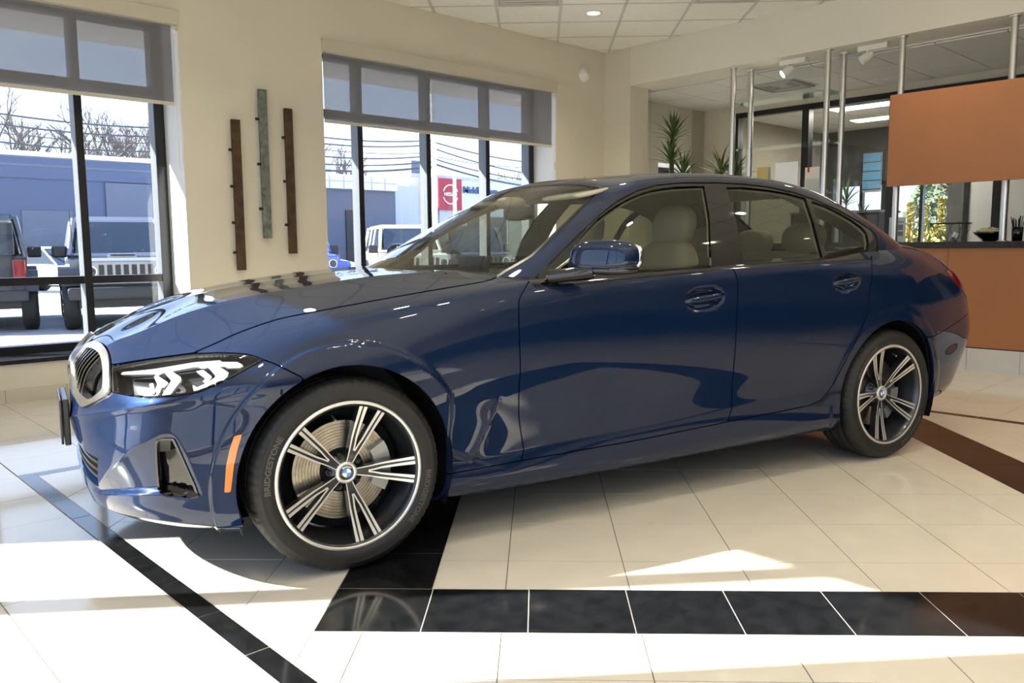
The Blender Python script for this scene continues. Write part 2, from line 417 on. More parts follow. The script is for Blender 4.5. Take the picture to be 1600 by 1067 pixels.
# ---- roller blinds
def blind(x0, x1, label, chain_x):
    b = thing('roller_blind', label, 'blind', (0, 0, 0))
    bx('valance', (x0, YW - .03, 2.855), (x1, YW + .09, 2.965), 'valance', b)
    bx('fabric', (x0 + .03, YW + .03, 2.255), (x1 - .045, YW + .0315, 2.90), 'blind_fabric', b)
    bx('bottom_rail', (x0 + .03, YW + .024, 2.235), (x1 - .045, YW + .038, 2.262), 'valance', b)
    MB().tube([(chain_x - .012, YW + .01, 2.86), (chain_x - .012, YW + .01, 1.75), (chain_x, YW + .01, 1.72), (chain_x + .012, YW + .01, 1.75), (chain_x + .012, YW + .01, 2.86)], .0022, 5).build('cord_loop', 'white_plastic', b)
    MB().lathe([(0, -.02), (.02, -.018), (.024, 0), (.02, .018), (0, .02)], 16, 'y', (chain_x, YW + .012, 2.81)).build('chain_pulley', 'white_plastic', b)
    return b
blind(*W1, 'grey roller blind half lowered over the window beside the three wall strips', W1[1] - .02)
b_ = blind(*W2, 'wide grey roller blind over the four-pane window behind the car', W2[1] - .02)
bx('chain_holder', (W2[1] - .04, YW - .0, 1.98), (W2[1] - .015, YW + .03, 2.06), 'white_plastic', b_)

# ---- three reclaimed strips with pegs on the pier
def strip(x0, x1, z0, z1, m_, label, pegs, tilt):
    t = thing('wall_strip', label, 'wall decor', ((x0 + x1) / 2, YW, (z0 + z1) / 2), group='reclaimed strips on the pier')
    w, h = (x1 - x0) / 2, (z1 - z0) / 2
    MB().box((-w, -.055, -h), (w, -.022, h), .003).build('board', m_, t)
    for k in pegs:
        MB().tube([(-w - .03, -.04, h - k * 2 * h), (-w + .01, -.04, h - k * 2 * h)], .012, 10).build('peg', 'peg', t)
        MB().box((-w * .5, -.023, h - k * 2 * h - .02), (w * .5, 0, h - k * 2 * h + .02)).build('standoff', 'peg', t)
    t.rotation_euler = (0, tilt, 0)
strip(3.102, 3.176, .911, 2.165, 'rust_wood', 'dark brown rusty strip hung lowest, nearest the left window', (.2, .44, .68, .88), .0)
strip(3.352, 3.425, 1.183, 2.44, 'patina_wood', 'grey-green weathered strip hung highest, between two brown ones', (.2, .5, .8), .0)
strip(3.590, 3.662, 1.048, 2.306, 'rust_wood', 'dark brown strip with black pegs nearest the wide window', (.2, .5, .8), .0)

# ---- round white sounder on the wall by the corner
t = thing('wall_sounder', 'round white fire alarm sounder high on the wall by the corner', 'alarm', (7.525, YW, 3.117))
MB().lathe([(0, -.055), (.03, -.055), (.034, -.05), (.06, -.048), (.085, -.03), (.09, -.012), (.088, 0)], 36, 'y').build('body', 'white_plastic', t)
MB().lathe([(0, -.06), (.018, -.06), (.02, -.054)], 20, 'y').build('cap', 'white_plastic', t)

# ---- ceiling: diagonal grid of panels
ceil = struct('ceiling')
bx('slab', (XL - .2, -9.3, ZC + .06), (14, YO, ZC + .2), 'soffit', ceil)
CS = .630; CA0, CB0 = -.40, 8.94
LIGHTS = [(.563, 8.614), (-1.9, 8.614), (3.2, 7.0), (.563, 5.6), (-1.9, 5.6), (3.2, 4.4), (.563, 2.6), (3.2, 1.8), (5.6, 4.4), (5.6, 1.8), (-1.9, 2.6), (.563, -.4), (-1.9, -.4), (3.2, -.9), (5.6, -.9), (1.9, .6), (4.4, 3.1), (1.9, 3.6), (-.6, 1.1), (-.6, 4.1), (4.4, .4)]
VENTS = [(-2 + 2, 8)]
others = MB(); gridm = MB(); n_t = 0
def vis_pt(P):
    u, v, z = pix(P); return z > .2 and -20 < u < 1620 and -40 < v < 400
for i in range(-14, 16):
    for j in range(-22, 8):
        a, b = CA0 + i * CS, CB0 + j * CS
        poly = clip_poly([g2w(a, b), g2w(a + CS, b), g2w(a + CS, b + CS), g2w(a, b + CS)], (XL, XS, -9.2, YW))
        if len(poly) < 3: continue
        q = inset(poly, .006)
        if len(q) < 3 or area(q) < .002: continue
        if any(vis_pt((x, y, ZC)) for x, y in poly) and n_t < 250:
            n_t += 1; MB().prism(q, 'z', ZC + .004, ZC + .02).build('ceiling_panel', 'ceiling_tile', ceil)
        else: others.prism(q, 'z', ZC + .004, ZC + .02)
tag(others.build('more_ceiling_panels', 'ceiling_tile', ceil), kind='stuff')
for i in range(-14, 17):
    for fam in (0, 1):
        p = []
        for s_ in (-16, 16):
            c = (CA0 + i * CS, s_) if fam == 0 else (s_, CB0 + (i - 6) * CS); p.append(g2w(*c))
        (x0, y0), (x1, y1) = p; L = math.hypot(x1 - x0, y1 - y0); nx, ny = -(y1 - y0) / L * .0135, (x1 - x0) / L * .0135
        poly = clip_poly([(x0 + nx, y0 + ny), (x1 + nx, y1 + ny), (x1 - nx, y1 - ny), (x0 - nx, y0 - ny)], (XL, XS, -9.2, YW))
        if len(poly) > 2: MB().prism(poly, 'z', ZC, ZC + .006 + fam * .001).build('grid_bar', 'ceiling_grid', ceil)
mat('lamp_on', (1, .95, .85), .5, emit=((1, .90, .74), 14))
def downlight(a, b, label):
    x, y = g2w(a, b)
    if not (XL + .2 < x < XS - .2 and y < YW - .2): return
    t = thing('recessed_downlight', label, 'ceiling light', (x, y, ZC), group='recessed downlights')
    MB().lathe([(.062, .0), (.064, -.004), (.085, -.005), (.088, 0), (.086, .004)], 32).build('trim_ring', 'white_plastic', t)
    MB().lathe([(0, .0), (.03, -.001), (.0625, -.0015)], 32).build('lens', 'lamp_on', t)
    ld = bpy.data.lights.new('downlight_beam', 'SPOT'); ld.energy = 38; ld.color = (1, .88, .70); ld.spot_size = 2.2; ld.spot_blend = .8; ld.shadow_soft_size = .06
    lo = bpy.data.objects.new('downlight_beam', ld); col.objects.link(lo); lo.parent = t; lo.location = (0, 0, -.03)
for k, (a, b) in enumerate(LIGHTS):
    downlight(a, b, 'lit recessed downlight in the panel ceiling above the car' if k == 0 else 'lit recessed downlight further along the panel ceiling')
# ceiling diffusers and long light panels
def diffuser(a, b, label, lit=False):
    x, y = g2w(a, b)
    t = thing('light_panel' if lit else 'air_diffuser', label, 'ceiling light' if lit else 'vent', (x, y, ZC), -math.pi / 4, group='panels let into the ceiling')
    h = CS / 2 - .01
    w = h if not lit else h * 2
    for s_ in (-1, 1):
        bx('frame_bar', (-w, s_ * h - .02, -.008), (w, s_ * h + .02, .0), 'ceiling_grid', t); bx('frame_bar', (s_ * w - .02, -h, -.008), (s_ * w + .02, h, .0), 'ceiling_grid', t)
    if lit:
        bx('lens', (-w + .02, -h + .02, -.004), (w - .02, h - .02, -.001), 'panel_on', t)
    else:
        bx('backing', (-w, -h, -.003), (w, h, .002), 'diffuser_grey', t)
        for k in range(7): MB().box((-w + .03, -h + .06 + k * .075, -.012), (w - .03, -h + .085 + k * .075, -.004)).build('louvre', 'ceiling_grid', t)
mat('panel_on', (1, 1, 1), .5, emit=((1, .93, .82), 5.))
mat('diffuser_grey', (.42, .42, .40), .6)
diffuser(CA0 + .5 * CS, CB0 - 1.5 * CS, 'square air diffuser in the ceiling above the window blind')
diffuser(CA0 + 3.5 * CS, CB0 - 1.5 * CS, 'square air diffuser in the ceiling near the soffit')
# ================================================================== THE CAR
mat('paint', (.0050, .0155, .050), .40, metal=.30, coat=1., spec=0., coat_rough=.012)
mat('paint_dark_inner', (.006, .007, .009), .7)
mat('gloss_black', (.004, .004, .005), .06, coat=.5)
mat('trim_black', (.010, .010, .011), .22)
mat('rubber', (.0105, .010, .0095), .6, noise=(60, .15))
mat('tread_rubber', (.012, .012, .012), .75)
mat('wheel_grey', (.045, .047, .052), .28, metal=.7, coat=.4)
mat('machined', (.80, .785, .76), .33, metal=.75)
mat('disc_steel', (.36, .325, .28), .30, metal=1., noise=(30, .2))
mat('caliper', (.42, .43, .44), .4, metal=.8)
mat('leather', (.62, .53, .40), .5, bump=(90, .1))
mat('headliner', (.42, .38, .30), .9)
mat('dash', (.02, .02, .021), .6)
mat('lamp_housing', (.016, .016, .018), .22)
mat('lamp_chrome', (.86, .88, .92), .12, metal=.7)
mat('amber', (.85, .20, .02), .18, coat=1.)
mat('amber_pale', (.70, .62, .45), .2, coat=1.)
mat('tail_red', (.22, .006, .008), .08, coat=1.)
mat('screw', (.5, .5, .5), .3, metal=1.)
mat('bmw_blue', (.08, .30, .75), .25, coat=1.); mat('bmw_white', (.85, .87, .9), .25, coat=1.)
mat('dark_chrome', (.20, .20, .21), .15, metal=1.)
mat('lettering', (.075, .07, .062), .5)

CAR_TH = math.radians(-12.9076)
E1 = np.array([math.cos(CAR_TH), math.sin(CAR_TH), 0]); E2 = np.array([-math.sin(CAR_TH), math.cos(CAR_TH), 0])
CC = np.array([1.444, 2.334, 0]) + .895 * E2
def cpix(P):
    """photo pixel and depth of near-side points (x, half width, z)"""
    P = np.asarray(P, float)
    W = CC + P[..., 0:1] * E1 - P[..., 1:2] * E2 + P[..., 2:3] * np.array([0, 0, 1.])
    return pix(W)
def car_at(x, y, w):
    """point of the car's vertical plane half-width w seen at a photo pixel -> (x, w, z)"""
    d = ray(x, y); t = ((CC - CAM) @ E2 - w) / (d @ E2); P = CAM + t * d - CC
    return np.array([P @ E1, w, P[2]])
def nspl(u,P,uu,clamp0=False):
    """natural cubic spline through P at u, evaluated at uu (P: (n,k))"""
    u=np.asarray(u,float);P=np.asarray(P,float);n=len(u);h=np.diff(u)
    A=np.zeros((n,n));B=np.zeros_like(P)
    A[0,0]=A[-1,-1]=1
    for i in range(1,n-1):
        A[i,i-1]=h[i-1];A[i,i]=2*(h[i-1]+h[i]);A[i,i+1]=h[i]
        B[i]=6*((P[i+1]-P[i])/h[i]-(P[i]-P[i-1])/h[i-1])
    M=np.linalg.solve(A,B.reshape(n,-1)).reshape(P.shape)
    k=np.clip(np.searchsorted(u,uu,side='right')-1,0,n-2)
    sh=(-1,)+(1,)*(P.ndim-1)
    hk=h[k].reshape(sh);a=(u[k+1]-uu).reshape(sh);b=(uu-u[k]).reshape(sh)
    return M[k]*a**3/(6*hk)+M[k+1]*b**3/(6*hk)+(P[k]/hk-M[k]*hk/6)*a+(P[k+1]/hk-M[k+1]*hk/6)*b
# lower body: 12 levels x 19 stations (x, half width, z)
BODY=[
# 0 underside edge
[(-.69,0,.175),(-.68,.25,.175),(-.65,.42,.175),(-.58,.57,.178),(-.48,.70,.182),(-.37,.78,.185),(0,.79,.18),(.42,.79,.165),(.8,.79,.16),(1.2,.79,.16),(1.8,.79,.165),(2.4,.79,.17),(2.85,.79,.2),(3.2,.78,.24),(3.45,.72,.255),(3.62,.62,.262),(3.74,.47,.265),(3.79,.25,.268),(3.80,0,.268)],
# 1 bottom edge
[(-.755,0,.205),(-.745,.25,.205),(-.72,.45,.222),(-.645,.65,.234),(-.53,.785,.23),(-.385,.872,.22),(0,.878,.21),(.42,.866,.197),(.8,.862,.192),(1.2,.862,.192),(1.8,.862,.198),(2.4,.864,.206),(2.85,.87,.23),(3.2,.862,.258),(3.47,.80,.277),(3.66,.69,.285),(3.78,.52,.288),(3.835,.27,.288),(3.845,0,.288)],
# 2 sill bulge
[(-.77,0,.265),(-.76,.25,.265),(-.735,.45,.275),(-.66,.655,.285),(-.545,.79,.288),(-.39,.880,.282),(0,.888,.27),(.42,.878,.252),(.8,.877,.247),(1.2,.877,.247),(1.8,.877,.252),(2.4,.880,.262),(2.85,.886,.285),(3.2,.878,.315),(3.49,.815,.335),(3.70,.705,.343),(3.83,.535,.347),(3.89,.28,.347),(3.90,0,.347)],
# 3 lower crease
[(-.78,0,.355),(-.77,.25,.355),(-.743,.45,.36),(-.668,.655,.37),(-.55,.795,.375),(-.39,.886,.375),(0,.893,.37),(.42,.866,.315),(.8,.870,.328),(1.2,.876,.345),(1.8,.880,.376),(2.4,.886,.41),(2.85,.898,.42),(3.2,.888,.43),(3.5,.83,.44),(3.73,.725,.445),(3.86,.555,.445),(3.915,.29,.445),(3.925,0,.445)],
# 4
[(-.785,0,.465),(-.775,.25,.465),(-.745,.44,.47),(-.67,.65,.482),(-.55,.795,.488),(-.39,.888,.49),(0,.903,.50),(.42,.889,.50),(.8,.886,.50),(1.2,.887,.50),(1.8,.891,.51),(2.4,.897,.525),(2.85,.907,.54),(3.2,.892,.545),(3.51,.830,.55),(3.755,.745,.555),(3.88,.575,.555),(3.922,.3,.555),(3.928,0,.555)],
# 5 widest
[(-.785,0,.55),(-.773,.25,.55),(-.735,.43,.555),(-.66,.635,.575),(-.545,.785,.595),(-.39,.882,.61),(0,.908,.65),(.42,.908,.665),(.8,.905,.67),(1.2,.905,.675),(1.8,.907,.685),(2.4,.910,.695),(2.85,.9135,.705),(3.2,.897,.705),(3.50,.836,.70),(3.75,.745,.69),(3.875,.58,.685),(3.925,.3,.68),(3.928,0,.68)],
# 6 shoulder crease
[(-.778,0,.625),(-.765,.25,.625),(-.725,.42,.625),(-.65,.615,.635),(-.535,.762,.655),(-.385,.862,.69),(0,.884,.765),(.42,.892,.842),(.8,.895,.876),(1.2,.893,.905),(1.8,.890,.936),(2.4,.889,.942),(2.85,.886,.934),(3.2,.850,.925),(3.48,.785,.908),(3.69,.713,.89),(3.81,.55,.88),(3.86,.28,.875),(3.87,0,.875)],
# 7 belt
[(-.758,0,.695),(-.745,.22,.695),(-.70,.39,.695),(-.62,.565,.702),(-.505,.705,.715),(-.37,.80,.752),(0,.848,.838),(.42,.861,.912),(.8,.868,.951),(1.2,.867,.974),(1.8,.865,.999),(2.4,.860,1.014),(2.85,.846,1.018),(3.2,.800,1.008),(3.45,.735,.985),(3.635,.675,.96),(3.755,.53,.95),(3.81,.28,.945),(3.82,0,.945)],
# 8 top edge
[(-.715,0,.748),(-.70,.20,.748),(-.655,.35,.748),(-.57,.50,.748),(-.46,.64,.758),(-.34,.725,.792),(0,.785,.868),(.42,.80,.930),(.8,.805,.972),(1.2,.80,.988),(1.8,.80,1.01),(2.4,.79,1.03),(2.85,.788,1.072),(3.2,.725,1.066),(3.45,.69,1.034),(3.63,.625,1.008),(3.765,.52,1.0),(3.795,.27,.998),(3.80,0,.998)],
# 9 hood ridge
[(-.655,0,.79),(-.64,.15,.79),(-.585,.28,.79),(-.49,.385,.838),(-.36,.435,.884),(-.22,.45,.918),(.03,.465,.955),(.34,.48,.988),(.8,.52,1.0),(1.2,.55,1.0),(1.8,.55,1.01),(2.4,.55,1.03),(2.85,.54,1.055),(3.15,.52,1.082),(3.40,.48,1.078),(3.58,.42,1.058),(3.69,.32,1.04),(3.72,.16,1.036),(3.725,0,1.036)],
# 10
[(-.50,0,.858),(-.49,.08,.858),(-.44,.15,.868),(-.36,.20,.89),(-.26,.225,.912),(-.14,.235,.933),(.07,.24,.962),(.36,.25,.993),(.8,.26,1.0),(1.2,.27,1.0),(1.8,.27,1.01),(2.4,.27,1.03),(2.85,.27,1.06),(3.1,.26,1.075),(3.32,.24,1.073),(3.47,.20,1.068),(3.56,.14,1.062),(3.59,.07,1.06),(3.595,0,1.06)],
# 11 centre
[(-.34,0,.905),(-.33,0,.907),(-.30,0,.913),(-.24,0,.925),(-.16,0,.938),(-.06,0,.952),(.11,0,.972),(.38,0,.997),(.8,0,1.0),(1.2,0,1.0),(1.8,0,1.01),(2.4,0,1.03),(2.85,0,1.06),(3.05,0,1.075),(3.24,0,1.077),(3.37,0,1.074),(3.44,0,1.071),(3.46,0,1.07),(3.465,0,1.07)],
]
# greenhouse base / roof edge, 13 stations
GB=[(.40,0,.955),(.43,.30,.952),(.535,.55,.948),(.645,.705,.945),(.76,.805,.945),(1.2,.848,.965),(1.8,.852,.985),(2.3,.847,1.0),(2.72,.832,1.008),(3.08,.785,1.02),(3.35,.662,1.005),(3.44,.40,1.015),(3.46,0,1.02)]
GT=[(1.235,0,1.385),(1.248,.25,1.380),(1.282,.45,1.366),(1.325,.53,1.353),(1.40,.562,1.364),(1.6,.578,1.392),(1.9,.584,1.408),(2.2,.577,1.408),(2.45,.563,1.395),(2.61,.54,1.374),(2.69,.46,1.366),(2.725,.24,1.373),(2.73,0,1.376)]
GBULGE=[.012,.012,.010,.006,.018,.042,.044,.044,.044,.042,.036,.03,.03]
GR=[(1.40,0,1.416),(1.405,.14,1.414),(1.42,.27,1.410),(1.45,.33,1.410),(1.5,.35,1.416),(1.66,.365,1.432),(1.9,.37,1.442),(2.13,.365,1.442),(2.32,.35,1.431),(2.45,.32,1.418),(2.52,.25,1.412),(2.55,.13,1.415),(2.555,0,1.416)]
GC=[(1.56,0,1.434),(1.565,0,1.4345),(1.57,0,1.435),(1.59,0,1.436),(1.62,0,1.440),(1.72,0,1.447),(1.9,0,1.451),(2.07,0,1.449),(2.2,0,1.443),(2.29,0,1.438),(2.34,0,1.434),(2.36,0,1.432),(2.365,0,1.4315)]

# ---- surface grids
def loft(P, creases, nper_t, nu, gamma=None):
    """tensor spline through levels x stations; creases {level: weight(x)} keep a fold at that level"""
    P = np.array(P); L, S, _ = P.shape
    us = np.concatenate([[0], np.cumsum(np.linalg.norm(np.diff(P, axis=1), axis=2).mean(0))])
    ts = np.concatenate([[0], np.cumsum(np.linalg.norm(np.diff(P, axis=0), axis=2).mean(1))])
    uu = np.linspace(0, us[-1], nu) if gamma is None else np.interp(np.linspace(0, 1, nu), [0, .36, 1], [0, us[gamma], us[-1]])
    A = nspl(us, P.transpose(1, 0, 2), uu).transpose(1, 0, 2)         # L, nu, 3
    tt = np.concatenate([np.linspace(ts[k], ts[k + 1], nper_t, endpoint=False) for k in range(L - 1)] + [[ts[-1]]])
    lj = np.interp(tt, ts, np.arange(L)); si = np.interp(uu, us, np.arange(S))
    G_ = nspl(ts, A, tt)
    if creases:
        cut = [0] + sorted(creases) + [L - 1]; H = np.zeros_like(G_)
        for a, b in zip(cut[:-1], cut[1:]):
            if b <= a: continue
            k = (lj >= a - 1e-9) & (lj <= b + 1e-9); H[k] = nspl(ts[a:b + 1], A[a:b + 1], tt[k])
        Wt = np.zeros((L, nu))
        for k, f in creases.items(): Wt[k] = f(A[k][:, 0])
        W = np.stack([np.interp(lj, np.arange(L), Wt[:, i]) for i in range(nu)], 1)
        G_ = G_ + (H - G_) * W[..., None]
    return G_, lj, si
def grid_normals(G_):
    du = np.gradient(G_, axis=1); dt = np.gradient(G_, axis=0); N = np.cross(du, dt)
    N /= np.linalg.norm(N, axis=2, keepdims=True) + 1e-12
    return N
def to_mesh(G_, lj, si):
    T, U, _ = G_.shape; N = grid_normals(G_)
    if np.mean(N[T // 2, U // 3: 2 * U // 3, 1]) < 0: N = -N
    c = G_[..., 1] < 1e-4; N[c, 1] = 0; N /= np.linalg.norm(N, axis=2, keepdims=True) + 1e-12
    i = np.arange(T * U).reshape(T, U)
    a, b, c_, d = i[:-1, :-1].ravel(), i[:-1, 1:].ravel(), i[1:, 1:].ravel(), i[1:, :-1].ravel()
    F = np.concatenate([np.stack([a, b, c_], 1), np.stack([a, c_, d], 1)])
    V = G_.reshape(-1, 3); N = N.reshape(-1, 3)
    u, v, z = cpix(V)
    A = np.stack([u, v, z, np.repeat(lj, U), np.tile(si, T)], 1)
    return dict(V=V, N=N, A=A, F=F)
def clip(m, phi):
    """keep phi > 0, cutting triangles cleanly along the zero line"""
    V, N, A, F = m['V'], m['N'], m['A'], m['F']; ins = phi > 0; cnt = ins[F].sum(1)
    full = F[cnt == 3]
    def rot(Fk, want):
        k = np.argmax(ins[Fk] == want, 1); r = np.arange(len(Fk)); return Fk[r, k], Fk[r, (k + 1) % 3], Fk[r, (k + 2) % 3]
    n0 = len(V)
    a1, b1, c1 = rot(F[cnt == 1], True); a2, b2, c2 = rot(F[cnt == 2], False)
    E = np.concatenate([np.stack([a1, b1], 1), np.stack([a1, c1], 1), np.stack([a2, b2], 1), np.stack([a2, c2], 1)])
    if len(E):
        U_, inv = np.unique(np.sort(E, 1), axis=0, return_inverse=True); inv = inv.ravel()
        p, q = U_[:, 0], U_[:, 1]; t = (phi[p] / (phi[p] - phi[q]))[:, None]
        V = np.concatenate([V, V[p] + (V[q] - V[p]) * t]); A = np.concatenate([A, A[p] + (A[q] - A[p]) * t])
        Nn = N[p] + (N[q] - N[p]) * t; N = np.concatenate([N, Nn / (np.linalg.norm(Nn, axis=1, keepdims=True) + 1e-12)])
        e = inv + n0; k1, k2 = len(a1), len(a2)
        ab1, ac1, ab2, ac2 = e[:k1], e[k1:2 * k1], e[2 * k1:2 * k1 + k2], e[2 * k1 + k2:]
        full = np.concatenate([full, np.stack([a1, ab1, ac1], 1), np.stack([ab2, b2, c2], 1), np.stack([ab2, c2, ac2], 1)])
    used = np.unique(full); mp = np.full(len(V), -1); mp[used] = np.arange(len(used))
    return dict(V=V[used], N=N[used], A=A[used], F=mp[full])
def seg_dist(X, Y, pts, closed):
    pts = np.asarray(pts, float); n = len(pts); best = np.full(X.shape, 1e18); sg = np.zeros(X.shape); bp = np.zeros(X.shape)
    inside = np.zeros(X.shape, bool)
    for i in range(n if closed else n - 1):
        (x0, y0), (x1, y1) = pts[i], pts[(i + 1) % n]; dx, dy = x1 - x0, y1 - y0; L2 = dx * dx + dy * dy + 1e-12
        tr = ((X - x0) * dx + (Y - y0) * dy) / L2
        lo = -1e9 if (not closed and i == 0) else 0; hi = 1e9 if (not closed and i == n - 2) else 1
        t = np.clip(tr, lo, hi)
        d = (X - x0 - t * dx) ** 2 + (Y - y0 - t * dy) ** 2; cr2 = dx * (Y - y0) - dy * (X - x0); pp = np.abs(cr2) / math.sqrt(L2)
        k = (d < best - 1e-7) | ((d < best + 1e-7) & (pp > bp)); bp = np.where(k, pp, bp)       # at a corner the flatter side decides
        best = np.where(k, np.minimum(d, best), best); sg = np.where(k, -np.sign(cr2), sg)
        if closed:
            cr_ = ((y0 > Y) != (y1 > Y)) & (X < dx * (Y - y0) / (dy if abs(dy) > 1e-9 else 1e-9) + x0); inside ^= cr_
    return np.sqrt(best) * (np.where(inside, 1, -1) if closed else sg)
def smooth_poly(pts, n=4, closed=True):
    p = np.asarray(pts, float); out = []; m_ = len(p)
    for i in range(m_ if closed else m_ - 1):
        p0, p1, p2, p3 = (p[(i + k) % m_] if closed else p[min(max(i + k, 0), m_ - 1)] for k in (-1, 0, 1, 2))
        for t in np.arange(n) / n: out.append(.5 * ((2 * p1) + (p2 - p0) * t + (2 * p0 - 5 * p1 + 4 * p2 - p3) * t * t + (3 * p1 - p0 - 3 * p2 + p3) * t ** 3))
    if not closed: out.append(p[-1])
    return np.array(out)
class Fld:
    """signed distances (metres, near enough) for the points of a surface mesh"""
    def __init__(s, m): s.m = m; s.u, s.v, s.d, s.lj, s.si = m['A'].T; s.x, s.w, s.z = m['V'].T
    def line(s, pts): return seg_dist(s.u, s.v, pts, False) * s.d / F_PX     # + above (drawn rightwards) / right of (drawn downwards)
    def poly(s, pts): return seg_dist(s.u, s.v, pts, True) * s.d / F_PX      # + inside
    def xz(s, pts): return seg_dist(s.x, s.z, pts, True)
def mn(*a): return np.minimum.reduce(np.broadcast_arrays(*a))
def mxm(*a): return np.maximum.reduce(np.broadcast_arrays(*a))
car = thing('sedan_car', 'dark blue sedan parked on the tiled showroom floor', 'car', tuple(CC), CAR_TH)
def finish(m, off=0., flange=.012, centre_open=True):
    """offset along the normal and add the turned-in edge; returns arrays in car coordinates (near side, y = -w)"""
    V, N, F = m['V'] + m['N'] * off, m['N'], m['F']
    if flange:
        E = np.concatenate([F[:, [0, 1]], F[:, [1, 2]], F[:, [2, 0]]]); K = np.sort(E, 1)
        _, idx, ct = np.unique(K, axis=0, return_index=True, return_counts=True); B = E[idx[ct == 1]]
        if centre_open: B = B[~((V[B[:, 0], 1] < 2e-3) & (V[B[:, 1], 1] < 2e-3))]
        if len(B):
            p, q = B[:, 0], B[:, 1]; t = V[q] - V[p]; nf = np.cross(t, N[p]); nf /= np.linalg.norm(nf, axis=1, keepdims=True) + 1e-12
            n = len(V); k = len(B)
            V = np.concatenate([V, V[p], V[q], V[q] - N[q] * flange, V[p] - N[p] * flange]); N = np.concatenate([N, nf, nf, nf, nf])
            r = np.arange(k); a, b, c_, d = n + r, n + k + r, n + 2 * k + r, n + 3 * k + r
            F = np.concatenate([F, np.stack([a, c_, b], 1), np.stack([a, d, c_], 1)])
    V = V * np.array([1, -1, 1]); N = N * np.array([1, -1, 1])
    # keep the winding in step with the normals
    fn = np.cross(V[F[:, 1]] - V[F[:, 0]], V[F[:, 2]] - V[F[:, 0]]); flip = (fn * N[F].mean(1)).sum(1) < 0; F = F.copy(); F[flip] = F[flip][:, ::-1]
    return V, N, F
def mirror(a): V, N, F = a; s_ = np.array([1, -1, 1]); return V * s_, N * s_, F[:, ::-1]
def panel(name, surf, phi, m_, off=0., flange=.012, join=False, parent=None, label=None):
    c = clip(surf, phi)
    if len(c['F']) == 0: print('EMPTY PANEL', name); return None
    a = finish(c, off, flange, centre_open=join); b = mirror(a); par = parent if parent is not None else car
    if join:
        me = npmesh(name, np.concatenate([a[0], b[0]]), np.concatenate([a[2], b[2] + len(a[0])]), np.concatenate([a[1], b[1]]))
        o = [obj(name, me, m_, par)]
    else:
        o = []
        for q, pr in zip((a, b), (par if isinstance(par, (list, tuple)) else [par, par])):
            o.append(obj(name, npmesh(name, q[0], q[2], q[1]), m_, pr))
    if label:
        for q in o: q['label'] = label
    return o

# ---- lower body with its dents and folds
sm = lambda a, b: (lambda x: ss(a, b, x))
hat = lambda a, b, c, d, h=1.: (lambda x: h * ss(a, b, x) * (1 - ss(c, d, x)))
BG, BLJ, BSI = loft(BODY, {1: lambda x: np.ones_like(x), 3: hat(.45, .7, 2.2, 2.45), 6: hat(.35, .75, 3.0, 3.4, .8), 8: hat(3.25, 3.5, 5, 6, .9)}, 16, 760, 6)
# iron out ripples of the nose and the hood
wt = ss(6.6, 7.6, BLJ)[:, None] * (1 - ss(7.5, 8.2, BSI))[None, :] * .5
wt[-2:] = 0; wt[:, 0] = 0
for _ in range(260):
    A_ = BG.copy(); A_[1:-1, 1:-1] = (BG[:-2, 1:-1] + BG[2:, 1:-1] + BG[1:-1, :-2] + BG[1:-1, 2:]) / 4; BG = BG + (A_ - BG) * wt[..., None]
N0 = grid_normals(BG)
if N0[60, 330, 1] < 0: N0 = -N0
X, Wd, Z = BG[..., 0], BG[..., 1], BG[..., 2]; PU, PV, PD = cpix(BG)
side = (Wd > .7) & (BLJ[:, None] < 7.5)
off = np.zeros_like(X)
rf = np.hypot(X, Z - .333); rr = np.hypot(X - 2.851, Z - .335)
ro_ = .374 + .070 * np.where(X > 0, ss(math.radians(6), math.radians(38), np.arctan2(Z - .333, np.abs(X) + 1e-6)), 1.)
off += side * .008 * (1 - ss(ro_ - .006, ro_ + .005, rf))
off += side * .005 * (1 - ss(.425, .445, rr))
# slanting fold behind the front wheel
pa, pb = car_at(771.6, 637.6, .885), car_at(739, 716, .87)
tx, tz = pb[0] - pa[0], pb[2] - pa[2]; Lf = math.hypot(tx, tz); tx /= Lf; tz /= Lf
al = (X - pa[0]) * tx + (Z - pa[2]) * tz; ac = (X - pa[0]) * (-tz) + (Z - pa[2]) * tx      # + ahead of / - behind the fold
if (pa[0] - .1 - pa[0]) * (-tz) < 0: ac = -ac
env = ss(-.05, .06, al) * (1 - ss(Lf - .005, Lf + .012, al)) * side
off += env * np.where(ac >= 0, .016 * np.exp(-np.clip(ac, 0, 1) / .05), .016 * (1 - ss(0, .010, -ac)) - .012 * ss(0, .01, -ac) * np.exp(-np.clip(-ac, 0, 1) / .05))
# handle dishes
HANDLES = [(1.575, .868, .118, .044), (2.487, .916, .104, .040)]
for hx, hz, ha, hb in HANDLES:
    e_ = np.hypot((X - hx) / ha, (Z - hz - .06 * (X - hx)) / hb); off -= side * .024 * (1 - ss(.72, 1.0, e_))
# bumper: hollow under the fold that climbs to the side intake
front = (BSI[None, :] < 5.2) & (BLJ[:, None] < 6.9)
fold = [(144.7, 767), (158, 750), (174, 731), (201, 707), (221.4, 693.7), (243.4, 681), (260, 677.7), (275, 683.6), (295, 720), (314, 770)]
base = [(144.7, 768), (155.6, 772), (200, 772.5), (248.4, 771.3), (290, 779), (314, 776)]
hol = smooth_poly(fold, 3, False).tolist() + base[::-1]
dh = seg_dist(PU, PV, hol, True); df = np.abs(seg_dist(PU, PV, smooth_poly(fold, 3, False), False)); db = np.abs(seg_dist(PU, PV, base, False))
off -= front * (dh > 0) * .035 * np.clip(df / (df + 30), 0, 1) * ss(0, 5, db)
